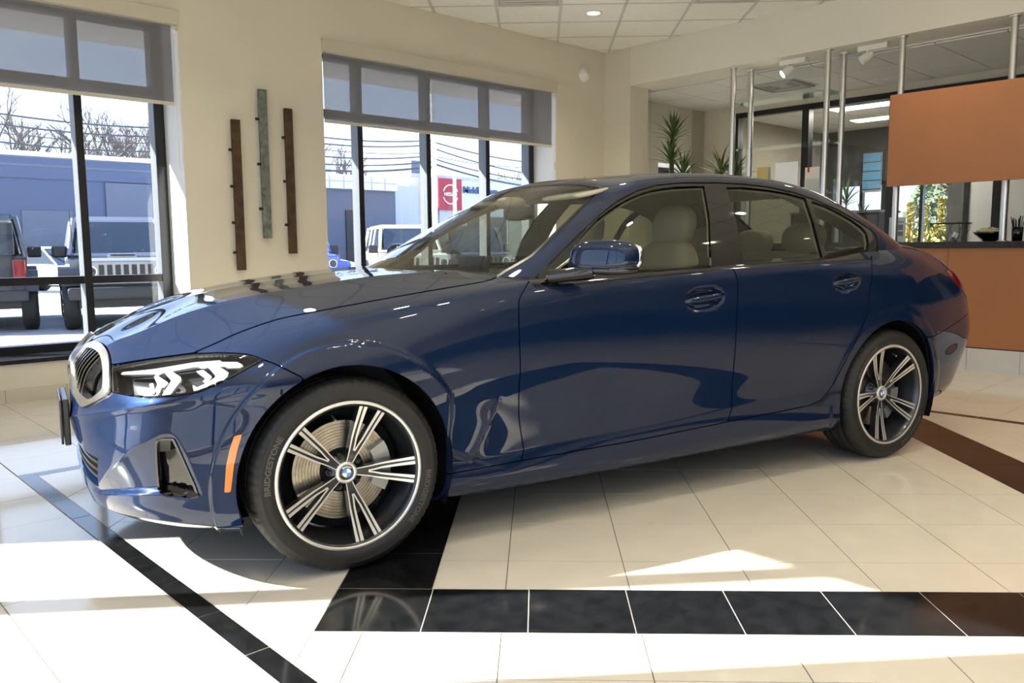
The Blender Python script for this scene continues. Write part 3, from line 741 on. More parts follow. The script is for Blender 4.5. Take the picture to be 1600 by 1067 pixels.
# crease under the lamps
cl = [(119, 648), (136, 648), (175, 643.5), (250, 631), (300, 624), (330, 614)]
dc = seg_dist(PU, PV, cl, False); off += front * .010 * np.exp(-np.abs(dc) / 11) * (1 - ss(285, 325, PU))
# hood ridge from the grille corner to the windscreen pillar
rp_ = smooth_poly([(-.68, .275), (-.60, .325), (-.50, .375), (-.38, .41), (-.22, .437), (0, .458), (.3, .48), (.7, .52)], 4, False)
dr = np.abs(seg_dist(X, Wd, rp_, False)); hm = ss(7.7, 8.3, BLJ)[:, None] * (1 - ss(.6, .75, X)) * ss(-.70, -.62, X) * (BSI[None, :] < 9)
off += hm * .0085 * np.exp(-dr / .055)
BG = BG + N0 * off[..., None]
BM = to_mesh(BG, BLJ, BSI); B = Fld(BM)
GAP = .0022
C_HOOD = smooth_poly([(60, 590), (112, 563), (116, 553), (125, 545.5), (136, 538), (150, 534.2), (158, 536), (165, 541), (171, 552), (173.5, 570)], 3, False).tolist() + \
    [(230, 561), (302.5, 551.3)] + smooth_poly([(302.5, 551.2), (342.5, 533.7), (375, 518.8), (430, 500), (480, 489.3), (590, 468.8), (667.5, 455), (730, 444.5), (757.5, 439.5), (775, 433.7), (790, 426), (803, 414)], 4, False).tolist()[1:]
HL = [(174.5, 573.5), (200, 568.3), (230, 563.2), (302, 553.4), (342.5, 551.8), (370, 552.8), (387.5, 554.6), (400, 557.5), (411.5, 562), (390, 574), (365, 588), (340, 600), (320, 609), (308, 613.3), (275, 618.5), (250, 620.8), (230, 621.5), (205, 618.5), (175.5, 612.5)]
C_BF = [(290, 553.2), (302, 552.7), (342.5, 551), (370, 552), (387.5, 553.8), (400, 557), (411.5, 562), (430, 568.5), (470, 588.7), (484, 604), (490, 700), (490, 1000)]
C_FD = smooth_poly([(826, 440), (821, 450), (812.5, 465), (810.5, 482.5), (812, 540), (813, 580), (811, 611.7), (811, 654.5), (818.4, 701.7)], 3, False).tolist()
C_BD = smooth_poly([(1143.8, 419), (1152, 435), (1152.5, 465), (1149.5, 535), (1144.5, 600), (1143.5, 637.6)], 3, False).tolist() + [(1137, 659)]
C_RD = smooth_poly([(1362, 400), (1362.3, 435), (1358.8, 452), (1358, 477), (1355.4, 491), (1347, 510), (1338, 531), (1318, 570), (1300, 603), (1293, 612), (1283, 624), (1266, 633)], 3, False).tolist()
BELT = [(800, 455), (820, 452), (857.5, 447.5), (913.8, 442.3), (970, 436), (1080, 425.6), (1144, 420), (1288, 409), (1360, 405), (1400, 403.5)]
SILL = [(640, 752), (705, 740), (814.4, 719.7), (1000, 687), (1137, 659), (1240, 638.5), (1266, 633), (1283, 624), (1293.5, 612), (1315, 608.5), (1360, 600)]
def seg_between(pts, x0, x1): return [p for p in pts if x0 < p[0] < x1]
FD_POLY = C_FD + [(814.4, 719.7)] + seg_between(SILL, 815, 1136) + C_BD[::-1] + seg_between(BELT, 822, 1140)[::-1]
RD_POLY = C_BD + seg_between(SILL, 1138, 1260) + C_RD[::-1] + seg_between(BELT, 1150, 1361)[::-1]
KO = smooth_poly([(114, 563), (116.5, 555), (125, 546.5), (136, 539.5), (149.5, 535.7), (158, 537.5), (164.5, 542.5), (170.5, 553), (173, 566), (174, 585), (174, 612), (156, 624.5), (136, 635.5), (128.5, 633), (121, 619), (117, 600), (115, 580)], 3)
KI = smooth_poly([(118.7, 566), (127, 554), (136, 546.5), (143, 545.5), (149.5, 548), (156, 553), (160, 560), (163, 572), (164.5, 584.5), (164.5, 600), (162.5, 609), (155, 616.5), (143.5, 624), (135, 619.5), (127, 611), (122, 590)], 3)
SI_O = smooth_poly([(242.7, 692), (247, 686.5), (260, 683.7), (270, 684.5), (274.5, 689), (290, 723), (311, 773), (304, 779), (275, 775.5), (250, 770.5), (246, 755), (243.5, 725)], 3)
B.arch = mn(np.hypot(B.x, B.z - .333) - .374, np.hypot(B.x - 2.851, B.z - .335) - .376)
B.hood = B.line(C_HOOD); B.hl = B.poly(HL); B.ko = np.where(B.si < 5, B.poly(KO), -1); B.ki = np.where(B.si < 5, B.poly(KI), -1)
B.hl = np.where(B.si < 7, B.hl, -1)
B.bf = B.line(C_BF); B.sill = B.line(SILL); B.belt = B.line(BELT)
B.fd = np.where((B.si > 7) & (B.si < 12), B.poly(FD_POLY), -1); B.rd = np.where((B.si > 9) & (B.si < 14.2), B.poly(RD_POLY), -1)
B.int = np.where((B.si < 6) & (B.lj < 6), B.poly(SI_O), -1)
B.low = mn(B.z - .300, .405 - B.z, .505 - .35 * (.405 - B.z) - B.w, 4 - B.si)
hood_back = .47 + .26 * (B.w / .76) ** 2 - B.x
panel('hood', BM, mn(B.hood - GAP, -B.ko - GAP, hood_back, (8.6 - B.si) * .3), 'paint', join=True)
bump = panel('front_bumper', BM, mn(-B.hood - GAP, -B.bf - GAP, -B.hl - GAP, -B.ko - .001, B.arch, -B.int, -B.low, (6.3 - B.si) * .3), 'paint', flange=.03, join=True)[0]
panel('front_fender', BM, mn(-B.hood - GAP, B.bf - GAP, -B.line(C_FD + [(814.4, 719.7), (812, 730)]) - GAP, B.sill - GAP, B.arch, (8.9 - B.si) * .3, (B.si - 3.2) * .3, (8.35 - B.lj) * .1), 'paint')
panel('front_door', BM, mn(B.fd - GAP), 'paint'); panel('rear_door', BM, mn(B.rd - GAP, B.arch), 'paint')
panel('sill_panel', BM, mn(-B.sill - GAP, B.arch, B.x - .30, 2.62 - B.x, (6 - B.lj) * .1), 'paint')
B.zb = .62 + .19 * (np.clip(B.x, 3.2, 3.75) - 3.25)
B.tail = mn(B.xz([(3.47, .942), (3.62, .948), (4.1, .948), (4.1, .775), (3.70, .778), (3.60, .835), (3.52, .885)]), B.w - .36, (B.si - 13) * .3)
B.trunk = mxm((B.lj - 8.02) * .08, mn(B.z - .93, .60 - B.w, B.x - 3.5), mn(.36 - B.w, B.z - .70, B.x - 3.5))
panel('rear_quarter', BM, mn(-B.rd - GAP, B.sill + .02, -B.belt + (B.x > 2.66) * 1, B.x - 2.30, B.z - B.zb - GAP + (B.x < 3.0) * 1, B.arch, -B.tail - GAP, -B.trunk - GAP), 'paint')
panel('rear_bumper', BM, mn(B.zb - B.z - GAP, B.x - 3.0, B.arch, -B.tail - GAP, -B.trunk - GAP), 'paint', join=True)
panel('trunk_lid', BM, mn(B.trunk - GAP, B.x - 3.02), 'paint', join=True)
panel('belt_moulding', BM, mn(B.belt - .0, (8.6 - B.lj) * .1, B.x - .74, 2.70 - B.x), 'gloss_black')
tl = panel('tail_lamp', BM, mn(B.tail - .001), 'tail_red', off=.002, label='dark red tail lamp')
inner = clip(BM, mn(B.arch, B.x - .42, 3.3 - B.x, (7.9 - B.lj) * .1)); q_ = finish(inner, -.03, 0); q2 = mirror(q_)
obj('inner_body', npmesh('inner_body', np.concatenate([q_[0], q2[0]]), np.concatenate([q_[2], q2[2] + len(q_[0])]), np.concatenate([q_[1], q2[1]])), 'paint_dark_inner', car)

# ---- kidney grille
gr = panel('grille_frame', BM, mn(B.ko - .0005, -B.ki), 'satin', off=.010, flange=.035, label='satin chrome kidney grille frame')
panel('grille_backing', BM, B.ki + .004, 'gloss_black', off=-.035, flange=0, parent=gr)
for k in range(9):
    w0 = .055 + k * .034
    c_ = mn(B.ki + .002, .0055 - np.abs(B.w - w0 - (B.z - .62) * .06))
    if (c_ > 0).any(): panel('grille_slat', BM, c_, 'dark_chrome', off=.003, flange=.032, parent=gr)
# ---- headlamps
lens = panel('headlamp', BM, B.hl - .001, 'lamp_lens', off=.0, flange=0, label='clear headlamp with white light guides')
panel('lamp_housing', BM, B.hl + .004, 'lamp_housing', off=-.055, flange=-.052, parent=lens)
panel('lamp_rim', BM, mn(B.hl - .0005, .0055 - B.hl), 'gloss_black', off=.001, flange=.01, parent=lens)
for nm, m_, o_, pts in (
    ('light_guide', 'lamp_chrome', -.018, [(182, 580), (186, 575.5), (235, 570), (300, 559), (340, 556), (352, 566), (345, 567), (300, 567), (240, 578)]),
    ('light_guide', 'lamp_chrome', -.026, [(233.5, 578.5), (239.5, 577), (256, 590.5), (250, 598), (244, 599.5), (239.5, 611), (233, 604), (238, 594)]),
    ('light_guide', 'lamp_chrome', -.016, [(250, 572.5), (265, 574), (278.5, 584.5), (278.5, 590), (258, 616.5), (246, 617), (263, 590)]),
    ('light_guide', 'lamp_chrome', -.016, [(318, 564), (330, 562), (354.5, 577.5), (352, 586), (335, 599), (318.5, 607.5), (300, 611.5), (296, 596), (304, 601), (323, 592.5), (334, 584)]),
    ('reflector', 'lamp_chrome', -.028, [(299, 570), (311, 567.5), (324.5, 580.5), (318.5, 593), (309.5, 589.5), (314, 583)]),
    ('reflector', 'lamp_chrome', -.034, [(222, 590), (229, 588), (231, 606), (225, 609)]),
    ('reflector', 'lamp_chrome', -.03, [(210, 613), (232, 613.5), (262, 614.5), (290, 611), (296, 613), (262, 619), (232, 619.5)]),
    ('turn_signal', 'amber_pale', -.010, [(337, 561.7), (369.5, 562.5), (380, 568.5), (374, 572), (354.5, 572)])):
    panel(nm, BM, np.where(B.si < 7, B.poly(pts), -1), m_, off=o_, flange=.008, parent=lens)
for u_, v_, r_ in ((288, 583, .032), (205, 597, .028)):
    k = np.argmin((B.u - u_) ** 2 + (B.v - v_) ** 2 + (B.si > 6.5) * 1e6); c = BM['V'][k] - BM['N'][k] * .035
    for s_, par in ((-1, lens[0]), (1, lens[1])):
        MB().lathe([(0, -r_ * .8), (r_ * .5, -r_ * .68), (r_ * .85, -r_ * .3), (r_, .0), (r_ * .95, r_ * .4)], 20, 'x', (c[0], s_ * c[1], c[2])).build('projector', 'lamp_glass_dark', par) if 'lamp_glass_dark' in M else None
# ---- bumper openings
it = panel('side_intake', BM, B.int - .0, 'gloss_black', off=-.022, flange=0, label='gloss black air curtain inset')
panel('intake_rim', BM, mn(B.int - .0, .007 - B.int), 'gloss_black', off=.003, flange=.012, parent=it)
panel('intake_camera', BM, np.where(B.si < 6, B.poly([(245, 690), (265, 689), (264, 706), (245, 707)]), -1), 'trim_black', off=-.006, flange=.02, parent=it)
panel('lower_grille', BM, B.low + .006, 'gloss_black', off=-.045, flange=-.036, join=True)
for z_ in (.325, .352, .379): panel('lower_grille_bar', BM, mn(B.low + .004, .005 - np.abs(B.z - z_)), 'trim_black', off=-.012, flange=.03, join=True)
panel('side_marker', BM, np.where(B.si < 6.5, B.poly([(366, 681), (378, 678.5), (371, 702), (365.6, 727.5), (360.5, 768.5), (350.8, 768.7), (353.5, 727.5), (359, 702)]), -1), 'amber', off=.003, flange=.008, label='orange side marker')
# licence plate bracket
MB().box((-.815, -.155, .385), (-.795, .155, .555), .004).build('plate_bracket', 'trim_black', car)
MB().box((-.826, -.153, .39), (-.818, .153, .552), .003).build('plate_blank', 'gloss_black', car)
# ---- greenhouse
gb, gt = np.array(GB), np.array(GT)
nn = np.stack([(gb[:, 0] + gt[:, 0]) / 2 - 1.9, (gb[:, 1] + gt[:, 1]) / 2, np.full(13, .35)], 1)
nn[:, 0] *= np.array([1, 1, .9, .6, .3, 0, 0, 0, 0, .3, .6, 1, 1]); nn /= np.linalg.norm(nn, axis=1)[:, None]
LV = [gb + (gt - gb) * k + nn * (np.array(GBULGE) * 4 * k * (1 - k))[:, None] for k in np.linspace(0, 1, 6)] + [np.array(GR), np.array(GC)]
GG, GLJ, GSI = loft(LV, {}, 18, 520)
GM = to_mesh(GG, GLJ, GSI); Gf = Fld(GM)
DLO = [(820, 451.5), (857.5, 412), (900.6, 368.8), (936, 335), (962.5, 314.4), (994.4, 297.5), (1026, 288.5), (1063.8, 285), (1120, 285), (1160, 287), (1200, 291.6), (1240, 300), (1272, 311), (1310, 328), (1340, 345), (1360, 358), (1368, 366), (1371.5, 376), (1372, 390), (1369, 400), (1360, 408), (1288, 414), (1144, 425), (1080, 430), (970, 442), (913.8, 449), (857.5, 456)]
FG = smooth_poly([(905, 373), (932.5, 343.5), (962.5, 321.5), (988.8, 307.5), (1017, 298), (1054, 292.5), (1100, 291)], 2, False).tolist() + [(1108.7, 340.6), (1111.5, 417.5), (994, 428), (905, 438), (866, 443), (906, 384)]
RG = [(1134, 293), (1160, 293), (1200, 297), (1230, 302), (1258, 309.5), (1270, 345), (1285, 403), (1260, 406), (1162, 413), (1150, 346)]
QG = [(1267, 314), (1290, 322), (1310, 332), (1330, 343.5), (1346, 355), (1354, 364), (1357, 378), (1356, 390), (1352.5, 400), (1292, 404), (1281, 365)]
C_AP = [(968, 278), (955, 283.5), (943.7, 291.5), (910, 325.6), (874, 361), (831, 402.5), (790, 426), (760, 446), (700, 480)]
Gf.dlo = np.where((Gf.si > 2.5) & (Gf.si < 11), Gf.poly(DLO), -1)
Gf.fg, Gf.rg, Gf.qg = (np.where((Gf.si > 3) & (Gf.si < 10.0) & (Gf.lj < 5.2), Gf.poly(p), -1) for p in (FG, RG, QG))
Gf.ws = mn(-np.where(Gf.si < 4.6, Gf.line(C_AP), 1), (4.97 - Gf.lj) * .09)
Gf.rw = mn((Gf.si - 10.72) * .12, (4.85 - Gf.lj) * .09, (Gf.lj - .3) * .09)
panel('windshield', GM, Gf.ws - .003, 'windscreen_glass', flange=0, join=True)
panel('windshield_seal', GM, mn(Gf.ws - .0006, .010 - Gf.ws), 'trim_black', off=.0015, flange=.004, join=True)
panel('windshield_header_band', GM, mn(Gf.ws - .01, (Gf.lj - 4.72) * .09), 'trim_black', off=-.004, flange=0, join=True)
panel('rear_window', GM, Gf.rw - .003, 'car_glass', flange=0, join=True)
panel('body_frame', GM, mn(-Gf.dlo - .001, -Gf.ws, -Gf.rw, (4.98 - Gf.lj) * .09 - .0015), 'paint', flange=.02)
panel('roof', GM, mn((Gf.lj - 4.98) * .09 - .0015), 'paint', flange=.01, join=True)
panel('roof_lining', GM, mn(-Gf.ws, -Gf.rw, -Gf.dlo - .01, (Gf.lj - 1.0) * .09), 'headliner', off=-.022, flange=0, join=True)
panel('window_trim', GM, mn(Gf.dlo, -Gf.fg, -Gf.rg, -Gf.qg), 'gloss_black', off=.002, flange=.014)
panel('pillar_lining', GM, mn(Gf.dlo + .02, -Gf.fg + .004, -Gf.rg + .004, -Gf.qg + .004, (Gf.lj - .6) * .09), 'headliner', off=-.018, flange=0)
panel('window_seal', GM, mn(Gf.dlo, .0045 - Gf.dlo), 'trim_black', off=.006, flange=.01)
panel('front_side_glass', GM, Gf.fg - .0005, 'car_glass', off=-.004, flange=0)
panel('rear_side_glass', GM, Gf.rg - .0005, 'car_glass', off=-.004, flange=0)
panel('quarter_glass', GM, Gf.qg - .0005, 'car_glass', off=-.004, flange=0)

# ---- underbody, dark filler block, light-blocking plates, arch liners
MB().prism([(-.52, -.60), (-.35, -.74), (.40, -.76), (2.5, -.76), (3.2, -.70), (3.55, -.45), (3.55, .45), (3.2, .70), (2.5, .76), (.4, .76), (-.35, .74), (-.52, .60)], 'z', .172, .20).build('underbody', 'paint_dark_inner', car)
MB().box((-.50, -.60, .22), (.40, .60, .74)).build('engine_bay', 'paint_dark_inner', car)  # plain dark block, added so the panel gaps stay dark
for s_ in (-1, 1): MB().box((-.42, s_ * .45, .20), (-.40, s_ * .855, .66)).build('arch_bulkhead', 'paint_dark_inner', car)  # added plates ahead of the front wheels, to stop stray sunlight
for cx, cz, r_ in ((0, .333, .385), (2.851, .335, .388)):
    for s_ in (-1, 1):
        V, F = [], []
        for i in range(25):
            a = math.radians(-24 + 228 * i / 24)
            for yy in (.885, .52): V.append((cx + r_ * math.cos(a), s_ * yy, cz + r_ * math.sin(a)))
        F = [(2 * i, 2 * i + 1, 2 * i + 3, 2 * i + 2) for i in range(24)]
        V.append((cx, s_ * .52, cz)); F += [(2 * i + 1, 2 * i + 3, len(V) - 1) for i in range(24)]
        MB().add(V, F, True).build('arch_liner', 'trim_black', car)
# ---- smaller parts of the car
mat('lamp_glass_dark', (.10, .13, .17), .04, coat=1.)
mat('mirror_glass', (.8, .82, .85), .02, metal=1.)
def blob(name, c, h, m_, parent, p=3.2, shear=None, n=(20, 28), taper=None, rot=None):
    """rounded box: superellipsoid of half sizes h"""
    V = []; a_n, b_n = n
    f = lambda v: math.copysign(abs(v) ** (2 / p), v)
    for i in range(a_n + 1):
        a = -math.pi / 2 + math.pi * i / a_n
        for j in range(b_n):
            b = 2 * math.pi * j / b_n
            v = Vector((f(math.cos(a)) * f(math.cos(b)), f(math.cos(a)) * f(math.sin(b)), f(math.sin(a))))
            if taper: v.x *= 1 + taper[0] * v.z; v.y *= 1 + taper[1] * v.z
            v = Vector((v.x * h[0], v.y * h[1], v.z * h[2]))
            if shear: v = Vector((v.x + shear[0] * v.y + shear[1] * v.z, v.y, v.z + shear[2] * v.x))
            if rot: v = Matrix.Rotation(rot[0], 3, rot[1]) @ v
            V.append(v + Vector(c))
    F = [(i * b_n + j, i * b_n + (j + 1) % b_n, (i + 1) * b_n + (j + 1) % b_n, (i + 1) * b_n + j) for i in range(a_n) for j in range(b_n)]
    me = npmesh(name, [tuple(v) for v in V], F); o = obj(name, me, m_, parent); return o
# door handles: a bar bridging each dish
for hx, hz, ha, hb in HANDLES:
    for s_ in (-1, 1):
        wb_ = .893
        pts = [(hx - ha * .93, s_ * (wb_ - .004), hz - .012), (hx - ha * .6, s_ * (wb_ + .008), hz - .006), (hx, s_ * (wb_ + .014), hz + .001), (hx + ha * .6, s_ * (wb_ + .009), hz + .008), (hx + ha * .93, s_ * (wb_ - .004), hz + .012)]
        V, F = [], []
        for i, p in enumerate(pts):
            t_ = (.009, .0125, .0135, .0125, .009)[i]
            for k in range(10):
                q = 2 * math.pi * k / 10; V.append((p[0], p[1] + s_ * .010 * math.cos(q), p[2] + t_ * math.sin(q)))
        F = [(i * 10 + k, i * 10 + (k + 1) % 10, (i + 1) * 10 + (k + 1) % 10, (i + 1) * 10 + k) for i in range(4) for k in range(10)] + [list(range(10)), list(range(40, 50))]
        MB().add(V, F, True).build('door_handle', 'paint', car)
# door mirrors
for s_ in (-1, 1):
    cap = blob('mirror_cap', (.968, s_ * 1.0, 1.054), (.058, .094, .060), 'paint', car, 3.0, (s_ * .72, .08, 0), taper=(-.12, -.04))
    blob('mirror_skirt', (.972, s_ * 1.0, 1.004), (.056, .090, .022), 'gloss_black', cap, 3.0, (s_ * .72, .0, 0))
    blob('mirror_pane', (1.018, s_ * 1.0, 1.05), (.012, .084, .050), 'mirror_glass', cap, 4, (s_ * .72, .08, 0))
    MB().tube([(.82, s_ * .86, .975), (.86, s_ * .92, .985), (.93, s_ * .98, 1.0)], [.03, .024, .03], 10).build('mirror_foot', 'gloss_black', cap)
    MB().add([(.775, s_ * .868, .955), (1.0, s_ * .872, .965), (.985, s_ * .835, 1.07), (.775, s_ * .85, .955), (1.0, s_ * .855, .965), (.985, s_ * .82, 1.07)], [(0, 1, 2), (3, 5, 4), (0, 3, 4, 1), (1, 4, 5, 2), (2, 5, 3, 0)]).build('mirror_sail', 'gloss_black', cap)
    MB().tube([(.80, s_ * .862, .975), (.90, s_ * .845, 1.03), (.985, s_ * .832, 1.085)], .004, 6).build('sail_strip', 'satin', cap)
# wipers and cowl
MB().add([(x, y, z) for x, z in ((.44, .955), (.60, .965)) for y in (-.62, 0, .62)], [(0, 1, 4, 3), (1, 2, 5, 4)]).build('cowl', 'trim_black', car)
for y0, y1 in ((-.55, .05), (.05, .60)):
    MB().tube([(.53, y0, .985), (.52, (y0 + y1) / 2, .99), (.56 + .1 * abs(y1), y1, .985)], .006, 6).build('wiper', 'trim_black', car)
blob('roof_antenna', (2.52, 0, 1.435), (.075, .02, .035), 'paint', car, 2.2, (0, .8, 0))

# ---- interior
def seat(x, y, rear=False):
    base_ = blob('seat', (x - .22, y, .50), (.27, .26, .10), 'leather', car, 3.5)
    blob('backrest', (x + .02, y, .80), (.075, .25, .32), 'leather', base_, 3.2, (0, .30, 0), taper=(0, -.12))
    blob('headrest', (x + .14, y, 1.185), (.062, .135, .105), 'leather', base_, 2.6, (0, .12, 0))
    for d in (-.05, .05): MB().tube([(x + .12, y + d, 1.03), (x + .135, y + d, 1.12)], .006, 6).build('headrest_post', 'satin', base_)
for y in (-.37, .37): seat(1.72, y)
rb_ = blob('rear_bench', (2.42, 0, .50), (.26, .62, .10), 'leather', car, 4)
blob('rear_backrest', (2.66, 0, .78), (.09, .63, .28), 'leather', rb_, 4, (0, .3, 0))
for y in (-.37, 0, .37): blob('rear_headrest', (2.79, y, 1.125 - (y == 0) * .03), (.06, .135, .085), 'leather', rb_, 2.6, (0, .15, 0))
blob('dashboard', (.86, 0, .86), (.20, .72, .115), 'dash', car, 3.5)
blob('instrument_hood', (.98, -.37, .955), (.10, .2, .04), 'dash', car, 3)
MB().box((.93, -.15, .97), (.945, .15, 1.05), .006).build('dash_screen', 'gloss_black', car)
sw = MB(); V, F = [], []
for i in range(40):
    a = 2 * math.pi * i / 40
    for k in range(8):
        b = 2 * math.pi * k / 8; r = .185 + .016 * math.cos(b); V.append((.016 * math.sin(b) - r * math.sin(a) * .38 * 0, r * math.cos(a), r * math.sin(a)))
F = [(i * 8 + k, i * 8 + (k + 1) % 8, ((i + 1) % 40) * 8 + (k + 1) % 8, ((i + 1) % 40) * 8 + k) for i in range(40) for k in range(8)]
swo = sw.add(V, F, True).build('steering_wheel', 'dash', car, (1.18, -.37, .915), (0, math.radians(22), 0))
MB().lathe([(0, -.03), (.05, -.028), (.065, 0), (.05, .03)], 20, 'x').build('airbag_hub', 'dash', swo)
MB().box((-.008, -.18, -.02), (.012, .18, .02), .004).build('wheel_spokes', 'dash', swo)
blob('rear_view_mirror', (1.19, 0, 1.255), (.03, .125, .038), 'dash', car, 3)
blob('sensor_pod', (1.15, 0, 1.30), (.07, .06, .03), 'headliner', car, 2.6)
for y in (-.37, .37): blob('sun_visor', (1.27, y, 1.325), (.09, .19, .012), 'headliner', car, 4, (0, 0, .25))
MB().box((2.75, -.60, .98), (3.25, .60, 1.0), .005).build('parcel_shelf', 'dash', car)
MB().box((.5, -.74, .30), (2.9, .74, .33)).build('cabin_floor', 'dash', car)
for s_ in (-1, 1):
    MB().box((.80, s_ * .80, .40), (2.62, s_ * .77, .965), .01).build('door_card', 'leather', car)
    MB().box((1.80, s_ * .80, .9), (1.93, s_ * .765, .99)).build('pillar_trim', 'headliner', car)

# ---- wheels
def text_mesh(name, s_, size, depth=0., bold=0.):
    c = bpy.data.curves.new(name, 'FONT'); c.body = s_; c.size = size; c.extrude = depth; c.offset = bold; c.align_x = 'CENTER'; c.align_y = 'CENTER'; c.resolution_u = 3
    o = bpy.data.objects.new(name, c); col.objects.link(o); bpy.context.view_layer.update()
    me = bpy.data.meshes.new_from_object(o.evaluated_get(bpy.context.evaluated_depsgraph_get())); bpy.data.objects.remove(o); bpy.data.curves.remove(c); me.name = name
    return me
SY = lambda r: -.052 - .050 * (r / .246) ** 1.6        # dished face of the wheel
def ribbon(mb, t0, t1, r0, r1, sgn, top, thick, n=12):
    V = []
    for i in range(n + 1):
        r = r0 + (r1 - r0) * i / n; y = SY(r) - top
        for t, yy in ((t0(r), y), (t1(r), y), (t1(r), y + thick), (t0(r), y + thick)): V.append((r, yy, sgn * t))
    F = []
    for i in range(n):
        a, b = i * 4, i * 4 + 4
        F += [(a + k, a + (k + 1) % 4, b + (k + 1) % 4, b + k) for k in range(4)]
    F += [(0, 1, 2, 3), tuple(n * 4 + k for k in range(4))]
    mb.add(V, F)
itp = lambda xs, ys: (lambda r: float(np.interp(r, xs, ys)))
T_O = itp((.03, .08, .125, .246), (.011, .0185, .0290, .0500)); T_I = itp((.03, .080, .10, .125, .246), (.0, .0, .0030, .0085, .0205))
OW = itp((.03, .09, .13, .246), (.0026, .0036, .0058, .0118)); IW = itp((.08, .10, .13, .246), (.0048, .0048, .0062, .0122))
def make_wheel():
    mb = MB().lathe([(.2505, -.106), (.2425, -.1065), (.236, -.100), (.232, -.072), (.222, -.045), (.214, -.01), (.212, .05), (.226, .09), (.25, .102)], 72, 'y')
    wh = mb.build('wheel', 'wheel_grey', car)
    MB().lathe([(.2560, -.1040), (.2552, -.1075), (.2515, -.1092), (.2465, -.1090), (.2435, -.1070)], 96, 'y').build('rim_flange', 'machined', wh)
    # tyre with circumferential grooves and shoulder notches
    prof = [(.246, -.096), (.254, -.1045), (.262, -.1105), (.272, -.1140), (.284, -.1155), (.296, -.1145), (.298, -.1152), (.302, -.1145), (.303, -.1125), (.314, -.106), (.322, -.097), (.3275, -.086), (.3300, -.074), (.3305, -.050), (.3245, -.049), (.3245, -.041), (.331, -.040), (.331, -.005), (.325, -.004), (.325, .004), (.331, .005), (.331, .040), (.3245, .041), (.3245, .049), (.3305, .050), (.330, .074), (.3275, .086), (.322, .097), (.314, .106), (.296, .1145), (.272, .114), (.254, .1045), (.246, .096)]
    K = 320; V = []
    for i, (r, y) in enumerate(prof):
        for j in range(K):
            rr_ = r - (.0035 if 9 <= i <= 12 and j % 5 == 0 else 0) - (.003 if i in (16, 17, 20, 21) and j % 5 == 0 else 0)
            a = 2 * math.pi * j / K; V.append((rr_ * math.cos(a), y, rr_ * math.sin(a)))
    F = np.array([(i * K + j, (i + 1) * K + j, (i + 1) * K + (j + 1) % K, i * K + (j + 1) % K) for i in range(len(prof) - 1) for j in range(K)])
    ty = obj('tyre', npmesh('tyre', V, F), 'rubber', wh)
    bm = bmesh.new(); bm.from_mesh(ty.data); bmesh.ops.recalc_face_normals(bm, faces=bm.faces[:]); bm.to_mesh(ty.data); bm.free()
    ml = text_mesh('tyre_lettering', 'BRIDGESTONE', .026, .0006, .0006)
    ml2 = ml.copy()
    for me_, a0 in ((ml, 168), (ml2, -20)):
        for v in me_.vertices:
            a = math.radians(a0) - v.co.x * 1.15 / .279; r = .279 + v.co.y; v.co = (r * math.cos(a), -.1155 - v.co.z * .8, r * math.sin(a))
        obj('tyre_lettering', me_, 'lettering', ty)
    for k in range(5):
        a = 2 * math.pi * k / 5; d, f_ = MB(), MB()
        for s_ in (-1, 1):
            ribbon(d, T_I, T_O, .026, .246, s_, .0, .034)
            ribbon(f_, lambda r: T_O(r) - OW(r), T_O, .028, .2465, s_, .0016, .003)
            ribbon(f_, T_I, lambda r: T_I(r) + IW(r), .0815, .2465, s_, .0016, .003)
        ribbon(f_, lambda r: 0., lambda r: .0045, .0785, .0845, 1, .0016, .003, 1); ribbon(f_, lambda r: 0., lambda r: .0045, .0785, .0845, -1, .0016, .003, 1)
        rot = (0, -a, 0)
        d.build('spoke', 'wheel_grey', wh, rot=rot); f_.build('spoke_face', 'machined', wh, rot=rot)
        b = a + math.pi / 5
        MB().lathe([(0, -.026), (.006, -.026), (.006, -.030), (.0105, -.030), (.0115, -.018), (.017, -.016), (.017, .0)], 14, 'y', (.056 * math.cos(b), -.012, .056 * math.sin(b))).build('wheel_bolt', 'trim_black', wh)
    MB().lathe([(.0, -.045), (.03, -.05), (.038, -.045), (.075, -.02), (.085, .02)], 40, 'y').build('hub', 'wheel_grey', wh)
    MB().lathe([(.0255, -.060), (.026, -.0625), (.036, -.0612), (.0385, -.056), (.0385, -.045)], 40, 'y').build('hub_ring', 'machined', wh)
    em = MB().lathe([(0, -.061), (.0255, -.0605), (.0258, -.055)], 40, 'y').build('roundel', 'gloss_black', wh)
    em['label'] = 'round black, blue and white wheel badge'
    for k in range(4):
        V = [(0, -.0618, 0)] + [(.0155 * math.cos(math.pi / 2 * k + math.pi / 16 * i), -.0618, .0155 * math.sin(math.pi / 2 * k + math.pi / 16 * i)) for i in range(9)]
        MB().add(V + [(x, y + .001, z) for x, y, z in V], [[0] + list(range(1, 10))[::1], [10] + list(range(11, 20))]).build('roundel_quarter', 'bmw_blue' if k % 2 else 'bmw_white', wh)
    ml = text_mesh('roundel_letters', 'BMW', .0075, .0003, .0002)
    for v in ml.vertices:
        a = math.pi / 2 - v.co.x * 1.9 / .0205; r = .0205 + v.co.y; v.co = (r * math.cos(a), -.0613 - v.co.z, r * math.sin(a))
    obj('roundel_letters', ml, 'bmw_white', wh)
    MB().lathe([(.072, -.012), (.078, -.030)] + [(.086 + .0105 * k + d_, -.030 + (.0016 if i_ in (1, 2) else 0)) for k in range(8) for i_, d_ in enumerate((0, .0008, .0022, .003))] + [(.172, -.030), (.172, -.006), (.08, -.006)], 64, 'y', (0, .022, 0), smooth=False).build('brake_disc', 'disc_steel', wh)
    V, F = [], []
